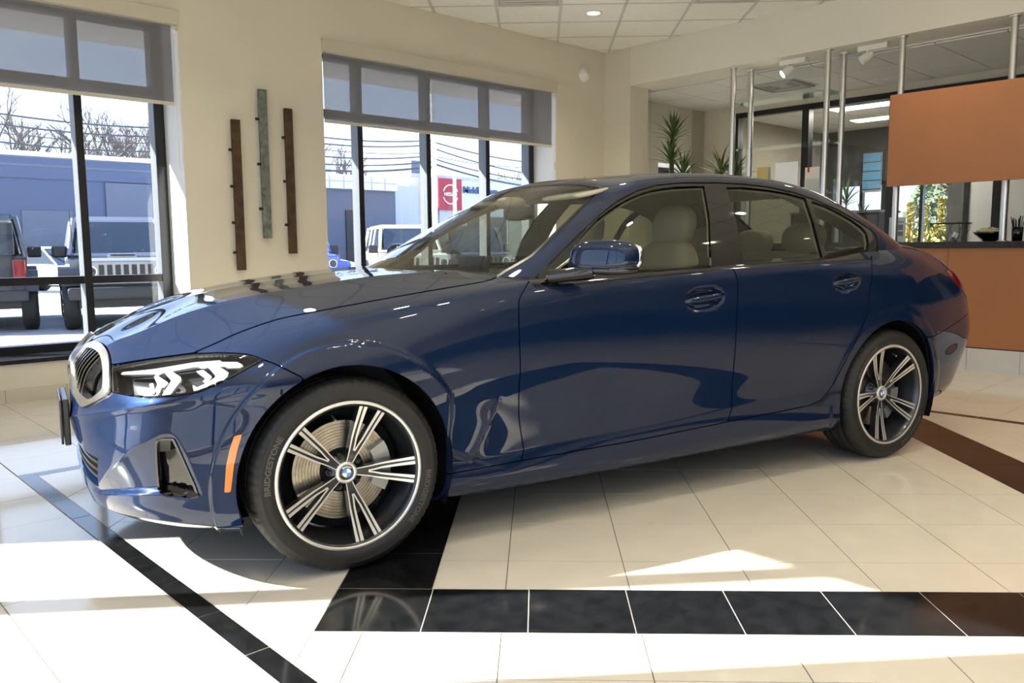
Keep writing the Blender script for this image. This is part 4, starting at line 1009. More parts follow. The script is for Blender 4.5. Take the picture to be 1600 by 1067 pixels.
    for i in range(9):
        a = math.radians(-28 + 62 * i / 8)
        for r, y in ((.112, -.030), (.172, -.030), (.178, .02), (.112, .02)): V.append((r * math.cos(a), y, r * math.sin(a)))
    F = [(i * 4 + k, i * 4 + (k + 1) % 4, i * 4 + 4 + (k + 1) % 4, i * 4 + 4 + k) for i in range(8) for k in range(4)] + [(0, 1, 2, 3), (32, 33, 34, 35)]
    MB().add(V, F).build('caliper', 'caliper', wh)
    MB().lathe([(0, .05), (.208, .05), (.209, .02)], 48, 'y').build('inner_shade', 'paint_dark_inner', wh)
    MB().tube([(.21 * math.cos(1.86), -.07, .21 * math.sin(1.86)), (.198 * math.cos(1.86), -.098, .198 * math.sin(1.86))], .004, 8).build('valve', 'screw', wh)
    return wh
w0 = make_wheel(); w0.location = (0, -.79, .331); w0.rotation_euler = (0, math.radians(3.2), 0)
def wheel_copy(loc, rot):
    c = w0.copy(); col.objects.link(c); c.location = loc; c.rotation_euler = rot
    for ch in w0.children:
        d = ch.copy(); col.objects.link(d); d.parent = c
        for g in ch.children:
            e = g.copy(); col.objects.link(e); e.parent = d
    return c
wheel_copy((2.851, -.79, .331), (0, math.radians(-114 + 144), 0))
wheel_copy((0, .79, .331), (0, 0, math.pi)); wheel_copy((2.851, .79, .331), (0, .3, math.pi))
# hood roundel
MB().lathe([(0, .006), (.036, .005), (.041, .001), (.041, -.01)], 32, 'z').build('hood_badge', 'gloss_black', car, (-.655, 0, .792), (0, math.radians(-28), 0))
# ================================================================== RIGHT-HAND SIDE: soffit, counter, office
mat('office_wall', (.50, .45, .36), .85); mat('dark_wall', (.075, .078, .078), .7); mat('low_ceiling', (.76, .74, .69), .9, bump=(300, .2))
mat('paper', (.85, .85, .84), .7); mat('cream_paper', (.80, .74, .66), .7); mat('gold_paper', (.55, .42, .14), .5); mat('red_ink', (.6, .05, .04), .6); mat('grey_ink', (.25, .26, .28), .6); mat('blue_card', (.10, .26, .42), .6)
mat('leaf', (.075, .135, .028), .45, noise=(8, .3)); mat('stem', (.12, .085, .05), .8); mat('pot', (.05, .045, .04), .6)
mat('candy', (.75, .68, .45), .4); mat('wire', (.015, .015, .015), .4); mat('acrylic_edge', (.7, .75, .75), .1)
mat('tube_on', (1, 1, 1), .5, emit=((1, .92, .78), 9)); mat('spot_on', (1, 1, 1), .5, emit=((1, .9, .7), 20))
glass('acrylic', (.93, .95, .95))
ZL = 2.95
sf = struct('wall_soffit')
bx('beam', (XS, -9.2, 2.985), (8.34, 6.35, ZC + .1), 'soffit', sf); bx('pier', (XS, 6.35, 0), (8.25, YW, ZC + .1), 'wall', sf)
# lower ceiling behind the beam
lc = tag(empty('ceiling'), kind='structure')
bx('slab', (8.34, -9.2, ZL + .02), (13.6, YO, ZL + .3), 'low_ceiling', lc)
n_ = 0
for i in range(9):
    for j in range(9):
        x0, y0 = 8.34 + i * .61, YW - (j + 1) * .61
        if x0 > 13.3: continue
        bx('ceiling_panel', (x0 + .006, y0 + .006, ZL), (min(x0 + .604, 13.5), y0 + .604, ZL + .015), 'low_ceiling', lc)
# wall behind the plants with a small window
mat('sun_white', (.85, .85, .86), .7)  # plain white for the linings of the small window
wk = struct('wall_far')
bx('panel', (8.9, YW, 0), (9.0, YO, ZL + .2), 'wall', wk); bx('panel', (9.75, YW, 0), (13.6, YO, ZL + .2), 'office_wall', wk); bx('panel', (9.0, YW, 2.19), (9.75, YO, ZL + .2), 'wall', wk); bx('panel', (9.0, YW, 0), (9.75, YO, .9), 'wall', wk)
w4 = struct('window_4')
bx('pane', (9.0, YG, .9), (9.75, YG + .006, 2.19), 'window_glass', w4); bx('top_rail', (9.0, YG - .05, 2.07), (9.75, YG + .07, 2.19), 'frame_black', w4); bx('frame_post', (9.0, YG - .05, .9), (9.06, YG + .07, 2.19), 'frame_black', w4); bx('jamb_lining', (9.745, YW, .9), (9.75, YG, 2.19), 'sun_white', w4); bx('head_lining', (9.0, YW, 2.186), (9.75, YG, 2.19), 'sun_white', w4)
# glazed office partition
XP = 10.1
pt = struct('wall_partition')
yy = [6.25, 5.24, 4.15, 3.0, 1.8, .6, -.6]
bx('top_rail', (XP - .05, yy[-1], 2.80), (XP + .05, 6.30, 2.865), 'frame_black', pt); bx('head', (XP - .04, yy[-1], 2.865), (XP + .04, YW, ZL + .05), 'wall', pt); bx('end_panel', (XP - .05, 6.30, 0), (XP + .05, YW, ZL), 'wall', pt)
for k, y in enumerate(yy):
    bx('post', (XP - .06, y - .045, 0), (XP + .06, y + .045, 2.865), 'frame_black', pt)
    if k: bx('pane', (XP - .004, y + .045, .1), (XP + .004, yy[k - 1] - .045, 2.80), 'office_glass', pt)
# far wall with windows to the street
XF = 13.5
wf = struct('wall_street')
bx('panel', (XF, 6.42, 0), (XF + .15, YO, ZL + .2), 'dark_wall', wf); bx('head', (XF, 2.2, 2.05), (XF + .15, 6.42, ZL + .2), 'dark_wall', wf)
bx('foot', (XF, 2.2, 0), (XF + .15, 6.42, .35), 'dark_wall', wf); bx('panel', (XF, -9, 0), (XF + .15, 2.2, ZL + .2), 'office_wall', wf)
bx('column', (XF - .02, 4.39, .0), (XF + .16, 4.70, 2.1), 'dark_wall', wf); bx('column', (XF - .02, 5.58, 0), (XF + .16, 5.70, 2.1), 'frame_black', wf)
w5 = struct('window_5')
for a, b in ((4.70, 5.08), (5.12, 5.58), (5.70, 6.02), (6.08, 6.42)): bx('pane', (XF + .07, a, .35), (XF + .076, b, 2.05), 'window_glass', w5)
for y in (5.10, 6.05): bx('mullion', (XF + .03, y - .025, .35), (XF + .12, y + .025, 2.05), 'frame_black', w5)
# pale office panels seen under the hanging panel
bx('office_panel', (11.8, 2.60, 0), (11.86, 3.86, 2.3), 'paint_white' if 'paint_white' in M else 'jamb', wf)
for y in (3.88, 3.45): bx('office_post', (11.78, y - .03, 0), (11.9, y + .03, 2.4), 'frame_black', wf)
# ---- reception counter
ct = thing('reception_counter', 'long orange laminate reception counter with black top behind the car', 'counter', (7.72, 2, 0))
ys_ = [3.25, 2.60, 1.6, .6, -.4, -1.4]
bx('carcass', (.02, -3.6, .2), (.75, 3.2, 1.05), 'dark_wall', ct)
prev = 5.2
for y in (4.6, 3.6, 2.66, 1.4, .2, -1.0, -1.6):
    bx('front_panel', (0, y - 2 + .0015, .205), (.018, prev - 2 - .0015, 1.055), 'orange_lam', ct); prev = y
bx('top', (-.03, -3.6, 1.055), (.85, 3.2, 1.11), 'counter_black', ct, .004)
bx('shadow_strip', (.004, -3.6, .195), (.02, 3.2, .206), 'frame_black', ct)  # thin dark line between base tiles and front panels
y = 5.2
for yj in (4.94, 4.53, 4.12, 3.71, 3.30, 2.88, 2.47, 2.06, 1.65, 1.24, .83, .42, .0): bx('base_tile', (.0, yj - 2 + .0015, 0), (.014, y - 2 - .0015, .195), 'base_tile_grey', ct); y = yj
bx('plinth', (.012, -3.6, 0), (.4, 3.2, .195), 'grout', ct)
hp = thing('hanging_panel', 'orange laminate screen panel held between posts above the counter', 'panel', (7.80, 2, 1.62))
for a, b in ((3.255, 1.35), (1.35, -.6)): bx('board', (0, b - 2 + .001, 0), (.05, a - 2 - .001, .82), 'orange_lam', hp)
# ---- steel posts and glass shelves
def post(x, y, z0, label):
    t = thing('steel_post', label, 'post', (x, y, z0), group='round steel posts up to the soffit')
    h = 2.985 - z0
    MB().lathe([(.029, 0), (.029, h - .008)], 24).build('tube', 'steel', t)
    MB().lathe([(0, h - .012), (.042, h - .012), (.044, h - .008), (.044, h)], 24).build('ceiling_flange', 'steel', t); MB().lathe([(.044, 0), (.044, .006), (.02, .012)], 24).build('foot_flange', 'steel', t)
post(7.975, 5.0, 1.11, 'brushed steel post at the plant end of the glass shelves, counter edge row')
post(8.215, 4.93, 1.11, 'brushed steel post at the plant end of the glass shelves, inner row')
post(7.975, 3.945, 1.11, 'brushed steel post between glass shelves and orange panel, counter edge row')
post(8.215, 3.90, 1.11, 'brushed steel post between glass shelves and orange panel, inner row')
post(7.975, 3.235, 1.11, 'brushed steel post behind the free edge of the orange hanging panel')
post(7.975, 2.32, 1.11, 'brushed steel post behind the middle of the orange hanging panel')
for z, l in ((2.60, 'top glass shelf between the steel posts'), (2.115, 'middle glass shelf between the steel posts'), (1.62, 'lowest glass shelf holding leaflets between the posts')):
    t = thing('glass_shelf', l, 'shelf', (8.09, 4.44, z), group='glass shelves')
    bx('pane', (-.14, -.53, -.006), (.14, .53, .006), 'shelf_glass', t)
    for a in (-.10, .115):
        for b in (-.52, .50): MB().lathe([(0, -.012), (.012, -.012), (.012, .012), (0, .012)], 12).build('clip', 'steel', t, (a, b, 0))
# ---- leaflets and small things
def sheet(name, label, cat, px0, px1, py0, py1, X, m_, tilt, extra=None):
    a, b = on_x(px0, py0, X), on_x(px1, py1, X); w = abs(a[1] - b[1]) / 2; z0 = 1.6265
    h = a[2] - z0
    t = thing(name, label, cat, (X, (a[1] + b[1]) / 2, z0)); t.rotation_euler = (0, 0, tilt)
    MB().box((-.004, -w, 0), (0, w, h)).build('card', m_, t)
    if extra: extra(t, w, h)
    return t
def holder(t, w, h):
    MB().box((-.02, -w - .006, 0), (-.017, w + .006, h * .55)).build('holder_front', 'acrylic', t); MB().box((.004, -w - .006, 0), (.007, w + .006, h * .8)).build('holder_back', 'acrylic', t)
    MB().box((-.02, -w - .006, 0), (.06, w + .006, .003)).build('holder_base', 'acrylic', t)
    MB().box((-.0055, .03, h - .05), (-.0042, .055, h)).build('red_tab', 'red_ink', t)
sheet('display_sheet', 'plain white display sheet leaning on the lowest glass shelf', 'leaflet', 1212, 1245, 255, 300, 8.08, 'paper', .08, lambda t, w, h: MB().box((.0, -.01, 0), (.07, .01, .1)).build('stand', 'acrylic', t))
sheet('leaflet_holder', 'clear holder of cream leaflets with a red tab', 'leaflet holder', 1258, 1280, 262, 305, 8.10, 'cream_paper', -.06, holder)
sheet('gift_box', 'small gold and white box on the lowest glass shelf', 'box', 1183, 1200, 262, 280, 8.15, 'gold_paper', 0, lambda t, w, h: MB().box((.0, -w, 0), (.05, w, h)).build('body', 'cream_paper', t))
bw = thing('candy_bowl', 'black bowl heaped with pale wrapped sweets on the counter', 'bowl', (8.16, 2.478, 1.11))
MB().lathe([(0, .004), (.04, .004), (.045, 0), (.055, .004), (.115, .06), (.135, .085), (.131, .086), (.11, .062), (.05, .012), (0, .01)], 36).build('bowl', 'gloss_black', bw)
tag(MB().lathe([(0, .12), (.05, .112), (.09, .096), (.122, .078)], 24).build('sweets_heap', 'candy', bw), kind='stuff')
for k in range(26):
    a, r = random.uniform(0, 6.28), math.sqrt(random.random()) * .105; h = .118 - .035 * (r / .11) ** 2
    MB().box((-.016, -.011, -.006), (.016, .011, .010), .004).build('sweet', 'candy', bw, (r * math.cos(a), r * math.sin(a), h), (random.uniform(-.5, .5), random.uniform(-.5, .5), a))
bk = thing('wire_basket', 'shallow black wire basket on the counter', 'basket', (8.05, 2.77, 1.11))
rim = [(.17 * math.cos(q * math.pi / 16), .17 * math.sin(q * math.pi / 16), .165) for q in range(33)]
MB().tube(rim, .004, 6).build('rim', 'wire', bk); MB().tube([(.06 * math.cos(q * math.pi / 8), .06 * math.sin(q * math.pi / 8), .006) for q in range(17)], .003, 6).build('foot_ring', 'wire', bk)
for k in range(12):
    a = k * math.pi / 6; MB().tube([(r * math.cos(a + tw), r * math.sin(a + tw), z) for r, z, tw in ((.06, .006, 0), (.115, .05, .15), (.15, .10, .3), (.17, .165, .45))], .0025, 5).build('rib', 'wire', bk)
MB().box((-.03, -.02, 0), (.03, .02, .05), .003).build('packet', 'paper', bk, (0, -.03, .03), (.4, .3, .5))
cu = thing('straw_cup', 'black cup bristling with black straws on the counter', 'cup', (8.0, 2.215, 1.11))
MB().lathe([(0, .002), (.036, .002), (.038, 0), (.046, .12), (.043, .12), (.035, .006), (0, .006)], 24).build('cup', 'gloss_black', cu)
for k in range(16):
    a, r = k * .9, .012 + .028 * (k % 4) / 3; MB().tube([(r * .6 * math.cos(a), r * .6 * math.sin(a), .01), (r * 1.7 * math.cos(a), r * 1.7 * math.sin(a), random.uniform(.18, .215))], .0035, 6).build('straw', 'trim_black', cu)
sg = thing('counter_sign', 'white printed card sign standing on the counter by the basket', 'sign', (8.05, 3.24, 1.11))
MB().box((-.004, -.075, 0), (.004, .075, .235)).build('card', 'paper', sg); MB().box((-.0, -.075, 0), (.06, .075, .005)).build('foot', 'paper', sg)
for y0, y1, z0, z1 in ((.01, .055, .14, .165), (-.055, -.01, .115, .165), (-.055, .055, .185, .195), (.01, .055, .03, .06), (-.055, -.01, .06, .10)): MB().box((-.0055, y0, z0), (-.0045, y1, z1)).build('print_block', 'grey_ink', sg)
# track lights under the beam
def spot(x, y, label, lit):
    t = thing('track_spotlight', label, 'spotlight', (x, y, 2.985), group='track spotlights')
    bx('track_box', (-.03, -.14, -.045), (.03, .14, 0), 'white_plastic', t)
    MB().tube([(0, .06, -.045), (0, .06, -.09)], .012, 10).build('stem', 'white_plastic', t)
    MB().tube([(-.03, .10, -.135), (0, .06, -.10), (.03, .02, -.07)], [.045, .045, .03], 16).build('head', 'white_plastic', t)
    if lit: MB().tube([(-.034, .105, -.139), (-.0305, .101, -.1355)], .036, 16).build('lens', 'spot_on', t)
spot(8.1, 4.38, 'lit white track spotlight above the glass shelves', True); spot(8.1, 3.56, 'white track spotlight near the orange hanging panel', False)
vt = thing('air_vent', 'square louvred air vent in the lower ceiling', 'vent', (9.1, 5.05, ZL))
bx('frame', (-.3, -.3, -.004), (.3, .3, 0), 'ceiling_grid', vt)
for k, r in enumerate((.26, .20, .14, .08)):
    for s_ in (-1, 1):
        bx('louvre', (-r, s_ * r - .012, -.022 + k * .002), (r, s_ * r + .012, -.006), 'ceiling_grid' if k % 2 else 'diffuser_grey', vt); bx('louvre', (s_ * r - .012, -r, -.022 + k * .002), (s_ * r + .012, r, -.006), 'ceiling_grid' if k % 2 else 'diffuser_grey', vt)
sd = thing('smoke_detector', 'small white smoke detector on the lower ceiling', 'detector', (9.04, 5.63, ZL))
MB().lathe([(0, -.04), (.03, -.04), (.045, -.03), (.055, -.01), (.055, 0)], 24).build('body', 'white_plastic', sd); MB().lathe([(0, -.048), (.012, -.048), (.014, -.04)], 12).build('button', 'white_plastic', sd)
# office: strip lights, cabinet, picture, card rack
for x, y, l in ((11.0, 4.75, 'lit fluorescent fixture in the office ceiling nearest the partition'), (12.2, 5.0, 'lit fluorescent fixture in the office ceiling by the street wall')):
    t = thing('strip_light', l, 'ceiling light', (x, y, ZL), group='office strip lights')
    bx('housing', (-.15, -.62, -.05), (.15, .62, 0), 'white_plastic', t); bx('diffuser', (-.13, -.6, -.06), (.13, .6, -.05), 'tube_on', t)
    ld = bpy.data.lights.new('strip_glow', 'AREA'); ld.energy = 40; ld.color = (1, .92, .8); ld.shape = 'RECTANGLE'; ld.size = .25; ld.size_y = 1.2
    lo = bpy.data.objects.new('strip_glow', ld); col.objects.link(lo); lo.parent = t; lo.location = (0, 0, -.08)
cbn = thing('office_cabinet', 'low white topped office cabinet behind the partition', 'cabinet', (10.9, 5.1, 0))
bx('body', (-.3, -.6, 0), (.3, .6, 1.50), 'dark_wall', cbn); bx('top', (-.32, -.62, 1.50), (.32, .62, 1.53), 'paper', cbn)
for y in (-.3, .3): bx('door', (-.318, y - .285, .06), (-.30, y + .285, 1.47), 'grey_ink', cbn)
wp = thing('card_rack', 'blue card rack hanging at the dark office wall', 'rack', tuple(on_x(1362, 275, 13.2)))
for k in range(4): bx('card', (-.01, -.14, .22 - k * .14), (.01, .14, .34 - k * .14), 'blue_card', wp)
bx('backing', (.01, -.15, -.25), (.02, .15, .36), 'grey_ink', wp)
# ---- dracaenas
def leaf_mesh(L, w, droop, rng):
    n = 7; V, F = [], []
    for i in range(n + 1):
        t = i / n; z = L * t * (1 - .15 * t) - droop * L * t * t; x = L * (t * .55 + .25 * t * t); ww = w * math.sin(min(1, t * 1.15 + .12) * math.pi) ** .6 * (1 - t ** 3) + .0006
        V += [(x, -ww, z + ww * .5), (x, 0, z), (x, ww, z + ww * .5)]
    for i in range(n): a = i * 3; F += [(a, a + 1, a + 4, a + 3), (a + 1, a + 2, a + 5, a + 4)]
    return V, F
def dracaena(loc, heads, label):
    t = thing('potted_dracaena', label, 'plant', loc, group='potted dracaenas')
    MB().lathe([(0, .0), (.14, .0), (.16, .02), (.19, .33), (.20, .36), (.18, .36), (.165, .32), (0, .32)], 28).build('pot', 'pot', t)
    for hx, hy, hz, nl, L in heads:
        MB().tube([(hx * .15, hy * .15, .32), (hx * .6, hy * .6, hz * .6), (hx, hy, hz)], [.022, .018, .014], 8).build('stem', 'stem', t)
        for k in range(nl):
            a = k * 2.4; u = k / nl; tilt = -1.15 + 2.0 * u
            V, F = leaf_mesh(L * random.uniform(.8, 1.1), .017, random.uniform(.05, .35) * (1 - u), random)
            m3 = Matrix.Rotation(a, 3, 'Z') @ Matrix.Rotation(-(tilt * .55), 3, 'Y')
            MB().add([tuple(m3 @ Vector(v)) for v in V], F, True).build('leaf', 'leaf', t, (hx, hy, hz + .10 * u - .05), fix=False)
pa_, pb_ = on_x(1052, 205, 8.64), on_x(1132, 258, 8.7)
dracaena((pa_[0], pa_[1], 0), [(0, 0, pa_[2] - .08, 30, .34), (-.02, .02, pa_[2] - .36, 30, .34), (.06, -.12, pa_[2] - .58, 32, .36)], 'tall three-headed dracaena in a pot against the far wall')
dracaena((pb_[0], pb_[1], 0), [(.02, .06, pb_[2] - .12, 24, .36), (-.03, -.16, pb_[2] - .15, 24, .34)], 'shorter two-headed dracaena beside the steel posts')
dracaena((12.9, 6.0, 0), [(0, 0, 1.75, 22, .4), (.1, -.2, 1.45, 20, .38)], 'dracaena inside the office by the street window')
# ================================================================== OUTSIDE
ZG = -.19
mat('asphalt', (.30, .30, .31), .9, noise=(.8, .25), bump=(60, .3)); mat('snow', (.85, .87, .9), .8, noise=(2, .06))
mat('jeep_black', (.010, .013, .022), .2, coat=1.); mat('jeep_grey', (.19, .20, .23), .3, metal=.4, coat=1.); mat('jeep_blue', (.02, .08, .42), .3, metal=.2, coat=1.); mat('jeep_white', (.62, .60, .56), .3, coat=1.)
mat('car_white', (.75, .76, .78), .25, coat=1.); mat('car_silver', (.40, .42, .46), .3, metal=.5, coat=1.); mat('car_navy', (.03, .05, .10), .2, coat=1.)
mat('black_plastic', (.022, .023, .026), .5); mat('dark_glass', (.03, .04, .055), .03, coat=.5)
mat('bld_blue', (.065, .09, .165), .6, noise=(.3, .06)); mat('bld_white', (.70, .74, .80), .6); mat('bld_dark', (.10, .12, .175), .6); mat('sign_red', (.40, .03, .055), .5); mat('sign_blue', (.06, .12, .28), .5); mat('bld_grey', (.52, .55, .60), .6)
mat('bark', (.12, .10, .09), .9); mat('hedge', (.40, .33, .08), .8, noise=(12, .3)); mat('conifer', (.17, .21, .12), .8, noise=(10, .4)); mat('pole', (.62, .62, .62), .6); mat('cable', (.03, .04, .06), .7)
gd = tag(empty('ground'), kind='structure')
bx('lot', (-60, YO, ZG - .2), (140, 160, ZG), 'asphalt', gd); bx('lot_side', (13.7, -60, ZG - .2), (140, YO, ZG), 'asphalt', gd); bx('lot_left', (-60, -60, ZG - .2), (XL - .3, YO, ZG), 'asphalt', gd)
bx('snow_strip', (-40, 19, ZG - .1), (90, 36, ZG + .004), 'snow', gd)
# ---- off-road wagons
def jeep(loc, rz, paint, label, group='off-road wagons parked outside'):
    """boxy off-roader, nose towards -y, origin on the ground under the middle"""
    t = thing('off_roader', label, 'car', loc, rz, group)
    W = .80
    MB().prism([(-1.28, .60), (-1.28, 1.12), (-.35, 1.17), (-.35, 1.20), (1.95, 1.20), (1.98, .60)], 'x', -W, W).build('body', paint, t)
    hd = MB().prism([(-1.62, .78), (-1.64, 1.10), (-1.5, 1.155), (-.42, 1.21), (-.42, .80)], 'x', -.62, .62).build('hood', paint, t)
    MB().box((-.22, -1.2, 1.15), (.22, -.75, 1.225), .02).build('hood_scoop', paint, hd); MB().box((-.18, -1.21, 1.185), (.18, -1.19, 1.21)).build('scoop_mouth', 'black_plastic', hd)
    g = MB().box((-.64, -1.72, .72), (.64, -1.62, 1.12), .03).build('grille', paint, t)
    for k in range(7): MB().box((-.36 + k * .12 - .040, -1.728, .76), (-.36 + k * .12 + .040, -1.70, 1.05), .01).build('grille_slot', 'black_plastic', g)
    for s_ in (-1, 1):
        hl = MB().lathe([(0, -.02), (.07, -.018), (.085, -.008), (.095, -.012), (.10, 0), (.10, .05)], 24, 'y', (s_ * .52, -1.72, .94)).build('headlamp', 'lamp_chrome', g)
        MB().lathe([(0, -.03), (.06, -.026), (.082, -.015)], 20, 'y', (s_ * .52, -1.72, .94)).build('lens', 'dark_glass', hl)
        MB().prism([(-1.70, .72), (-1.72, .92), (-1.60, .99), (-.78, .99), (-.58, .80), (-.52, .62), (-.62, .62), (-.72, .78), (-.86, .88), (-1.46, .88), (-1.58, .72)], 'x', s_ * .60, s_ * .94).build('front_fender', 'black_plastic' if paint != 'jeep_blue' else paint, t)
        MB().prism([(1.0, .62), (1.12, .84), (1.28, .97), (1.86, .97), (2.0, .84), (2.06, .64), (1.96, .64), (1.84, .86), (1.3, .86), (1.12, .62)], 'x', s_ * .76, s_ * .94).build('rear_fender', 'black_plastic' if paint != 'jeep_blue' else paint, t)
        MB().box((s_ * .80, -.28, 1.16), (s_ * 1.03, -.16, 1.36), .03).build('door_mirror', 'black_plastic', t)
        MB().add([(s_ * .795, -.22, 1.24), (s_ * .70, .10, 1.76), (s_ * .70, .62, 1.76), (s_ * .795, .62, 1.24)], [(0, 1, 2, 3)]).build('side_window', 'dark_glass', t)
        MB().add([(s_ * .795, .70, 1.24), (s_ * .70, .70, 1.76), (s_ * .70, 1.18, 1.76), (s_ * .795, 1.18, 1.24)], [(0, 1, 2, 3)]).build('side_window', 'dark_glass', t)
        MB().add([(s_ * .795, 1.28, 1.24), (s_ * .70, 1.28, 1.76), (s_ * .69, 1.82, 1.74), (s_ * .79, 1.90, 1.24)], [(0, 1, 2, 3)]).build('side_window', 'dark_glass', t)
        MB().box((s_ * .60, 1.96, .86), (s_ * .78, 2.02, 1.14), .015).build('tail_lamp', 'tail_red', t)
        MB().box((s_ * .78, -.5, .48), (s_ * .92, 1.0, .55), .02).build('side_step', 'black_plastic', t)
    # cabin: pillars and roof around glass
    MB().prism([(-.40, 1.18), (.02, 1.80), (.12, 1.86), (1.86, 1.84), (1.94, 1.76), (2.0, 1.18)], 'x', -.60, .60).build('cabin_core', 'dark_glass', t)
    rf_ = MB().add([(-.68, .0, 1.78), (.68, .0, 1.78), (.68, 1.90, 1.78), (-.68, 1.90, 1.78), (-.62, .10, 1.875), (.62, .10, 1.875), (.62, 1.84, 1.86), (-.62, 1.84, 1.86)], [(0, 3, 2, 1), (4, 5, 6, 7), (0, 1, 5, 4), (1, 2, 6, 5), (2, 3, 7, 6), (3, 0, 4, 7)]).build('roof', paint if paint in ('jeep_white', 'jeep_grey', 'jeep_blue') else 'jeep_black', t)
    for s_ in (-1, 1):
        for y0, y1, dy in ((-.40, .0, .0), (.62, .62, .08), (1.18, 1.18, .1), (1.94, 1.84, .0)):
            MB().tube([(s_ * .78, y0, 1.18), (s_ * .665, y1, 1.82)], .045, 6).build('pillar', paint, t)
    ws = MB().add([(-.68, -.40, 1.22), (.68, -.40, 1.22), (.60, -.01, 1.78), (-.60, -.01, 1.78)], [(0, 1, 2, 3)]).build('windshield', 'dark_glass', t)
    MB().tube([(-.74, -.41, 1.205), (.74, -.41, 1.205)], .03, 6).build('cowl_bar', paint, t)
    bp_ = MB().box((-.86, -1.98, .50), (.86, -1.76, .70), .04).build('front_bumper', 'black_plastic', t)
    for s_ in (-1, 1): MB().lathe([(0, -.01), (.05, -.01), (.055, .02)], 16, 'y', (s_ * .55, -1.985, .60)).build('fog_lamp', 'dark_glass', bp_)
    MB().box((-.80, 2.02, .48), (.80, 2.16, .66), .03).build('rear_bumper', 'black_plastic', t)
    MB().box((-.70, -1.7, .36), (.70, 1.9, .60)).build('chassis', 'black_plastic', t)
    MB().box((-.64, 1.985, 1.22), (.64, 2.0, 1.72), .01).build('rear_window', 'dark_glass', t)
    for y0 in (-1.22, 1.56):
        for s_ in (-1, 1):
            w = MB().lathe([(.20, .12), (.235, .125), (.33, .12), (.385, .10), (.40, .06), (.40, -.06), (.385, -.10), (.33, -.12), (.235, -.125), (.20, -.12)], 40, 'x', (s_ * .80, y0, .40)).build('wheel', 'tread_rubber', t)
            MB().lathe([(0, .09 * s_), (.05, .10 * s_), (.06, .08 * s_), (.19, .09 * s_), (.215, .125 * s_), (.225, .12 * s_), (.2, -.1 * s_)], 32, 'x', (s_ * .80, y0, .40)).build('rim', 'wheel_grey', w)
            for k in range(8):
                a = k * math.pi / 4; MB().tube([(s_ * .905, y0 + .04 * math.cos(a), .40 + .04 * math.sin(a)), (s_ * .91, y0 + .2 * math.cos(a), .40 + .2 * math.sin(a))], .018, 6).build('rim_spoke', 'satin', w)
    return t
g_ = ZG
def nose_at(px_, depth, rz):
    """origin of a wagon whose grille stands at a viewing depth in a direction of the picture"""
    P = CAM + ray(px_, 400) * depth; return (P[0] - 1.7 * math.sin(rz), P[1] + 1.7 * math.cos(rz), g_)
jg = jeep(nose_at(196, 13.3, -.24), -.24, 'jeep_grey', 'grey off-roader with hood scoop facing the window beside the wall strips')
MB().tube([(-.72, -.75, 1.15), (-.74, -.74, 1.95)], .008, 5).build('aerial', 'black_plastic', jg)
ja = on_z(50, 514, g_)
jeep((ja[0] - .428, ja[1] + 1.70, g_), math.pi - math.radians(13), 'jeep_black', 'black off-roader seen from behind at the edge of the left window')
jeep(nose_at(484, 18.6, -.30), -.30, 'jeep_blue', 'bright blue off-roader behind the strip pier')
jeep(nose_at(660, 19.5, -.42), -.42, 'jeep_white', 'pale grey off-roader with a large door mirror outside the wide window')
jeep(nose_at(760, 21, -.5), -.5, 'jeep_black', 'dark off-roader further along the row outside the wide window')
# ---- saloon cars further off
def sedan(loc, rz, paint, label):
    t = thing('parked_sedan', label, 'car', loc, rz, 'saloon cars in the far row')
    sec = [(-2.2, .35, .60, .78), (-2.15, .62, .70, .80), (-1.2, .80, .84, .86), (-.7, .88, .86, .86), (1.3, .90, .87, .86), (1.9, .92, .82, .84), (2.2, .86, .72, .78), (2.25, .40, .62, .76)]
    V, F = [], []
    for y, top, wt, wb_ in sec: V += [(-wb_, y, .28), (-wb_ - .03, y, .6 * top + .12), (-wt, y, top), (wt, y, top), (wb_ + .03, y, .6 * top + .12), (wb_, y, .28)]
    for i in range(len(sec) - 1): F += [(i * 6 + k, i * 6 + (k + 1) % 6, i * 6 + 6 + (k + 1) % 6, i * 6 + 6 + k) for k in range(6)]
    F += [tuple(range(6)), tuple(range(len(V) - 6, len(V)))]
    MB().add(V, F).build('body', paint, t)
    MB().add([(s_ * w, y, z) for y, z, w in ((-.85, .86, .74), (-.15, 1.36, .56), (.9, 1.38, .56), (1.75, .9, .70)) for s_ in (-1, 1)], [(0, 1, 3, 2), (4, 5, 7, 6), (0, 2, 4, 6), (1, 7, 5, 3)]).build('windows', 'dark_glass', t)
    MB().add([(s_ * w, y, z) for y, z, w in ((-.2, 1.34, .57), (-.05, 1.405, .50), (.85, 1.41, .50), (1.0, 1.35, .57)) for s_ in (-1, 1)], [(0, 1, 3, 2), (2, 3, 5, 4), (4, 5, 7, 6)]).build('roof', paint, t)
    for s_ in (-1, 1):
        MB().tube([(s_ * .74, -.87, .87), (s_ * .57, -.17, 1.35)], .03, 5).build('pillar', paint, t); MB().tube([(s_ * .70, 1.76, .9), (s_ * .57, .92, 1.37)], .04, 5).build('pillar', paint, t)
        MB().box((s_ * .45, -2.2, .60), (s_ * .78, -2.05, .70), .02).build('headlamp', 'lamp_chrome', t)
        for y in (-1.35, 1.4): MB().lathe([(0, .1 * s_), (.2, .1 * s_), (.22, .11 * s_), (.32, .09 * s_), (.32, -.1 * s_)], 24, 'x', (s_ * .78, y, .32)).build('wheel', 'tread_rubber', t)
    MB().box((-.5, -2.215, .42), (.5, -2.17, .58), .02).build('grille', 'black_plastic', t)
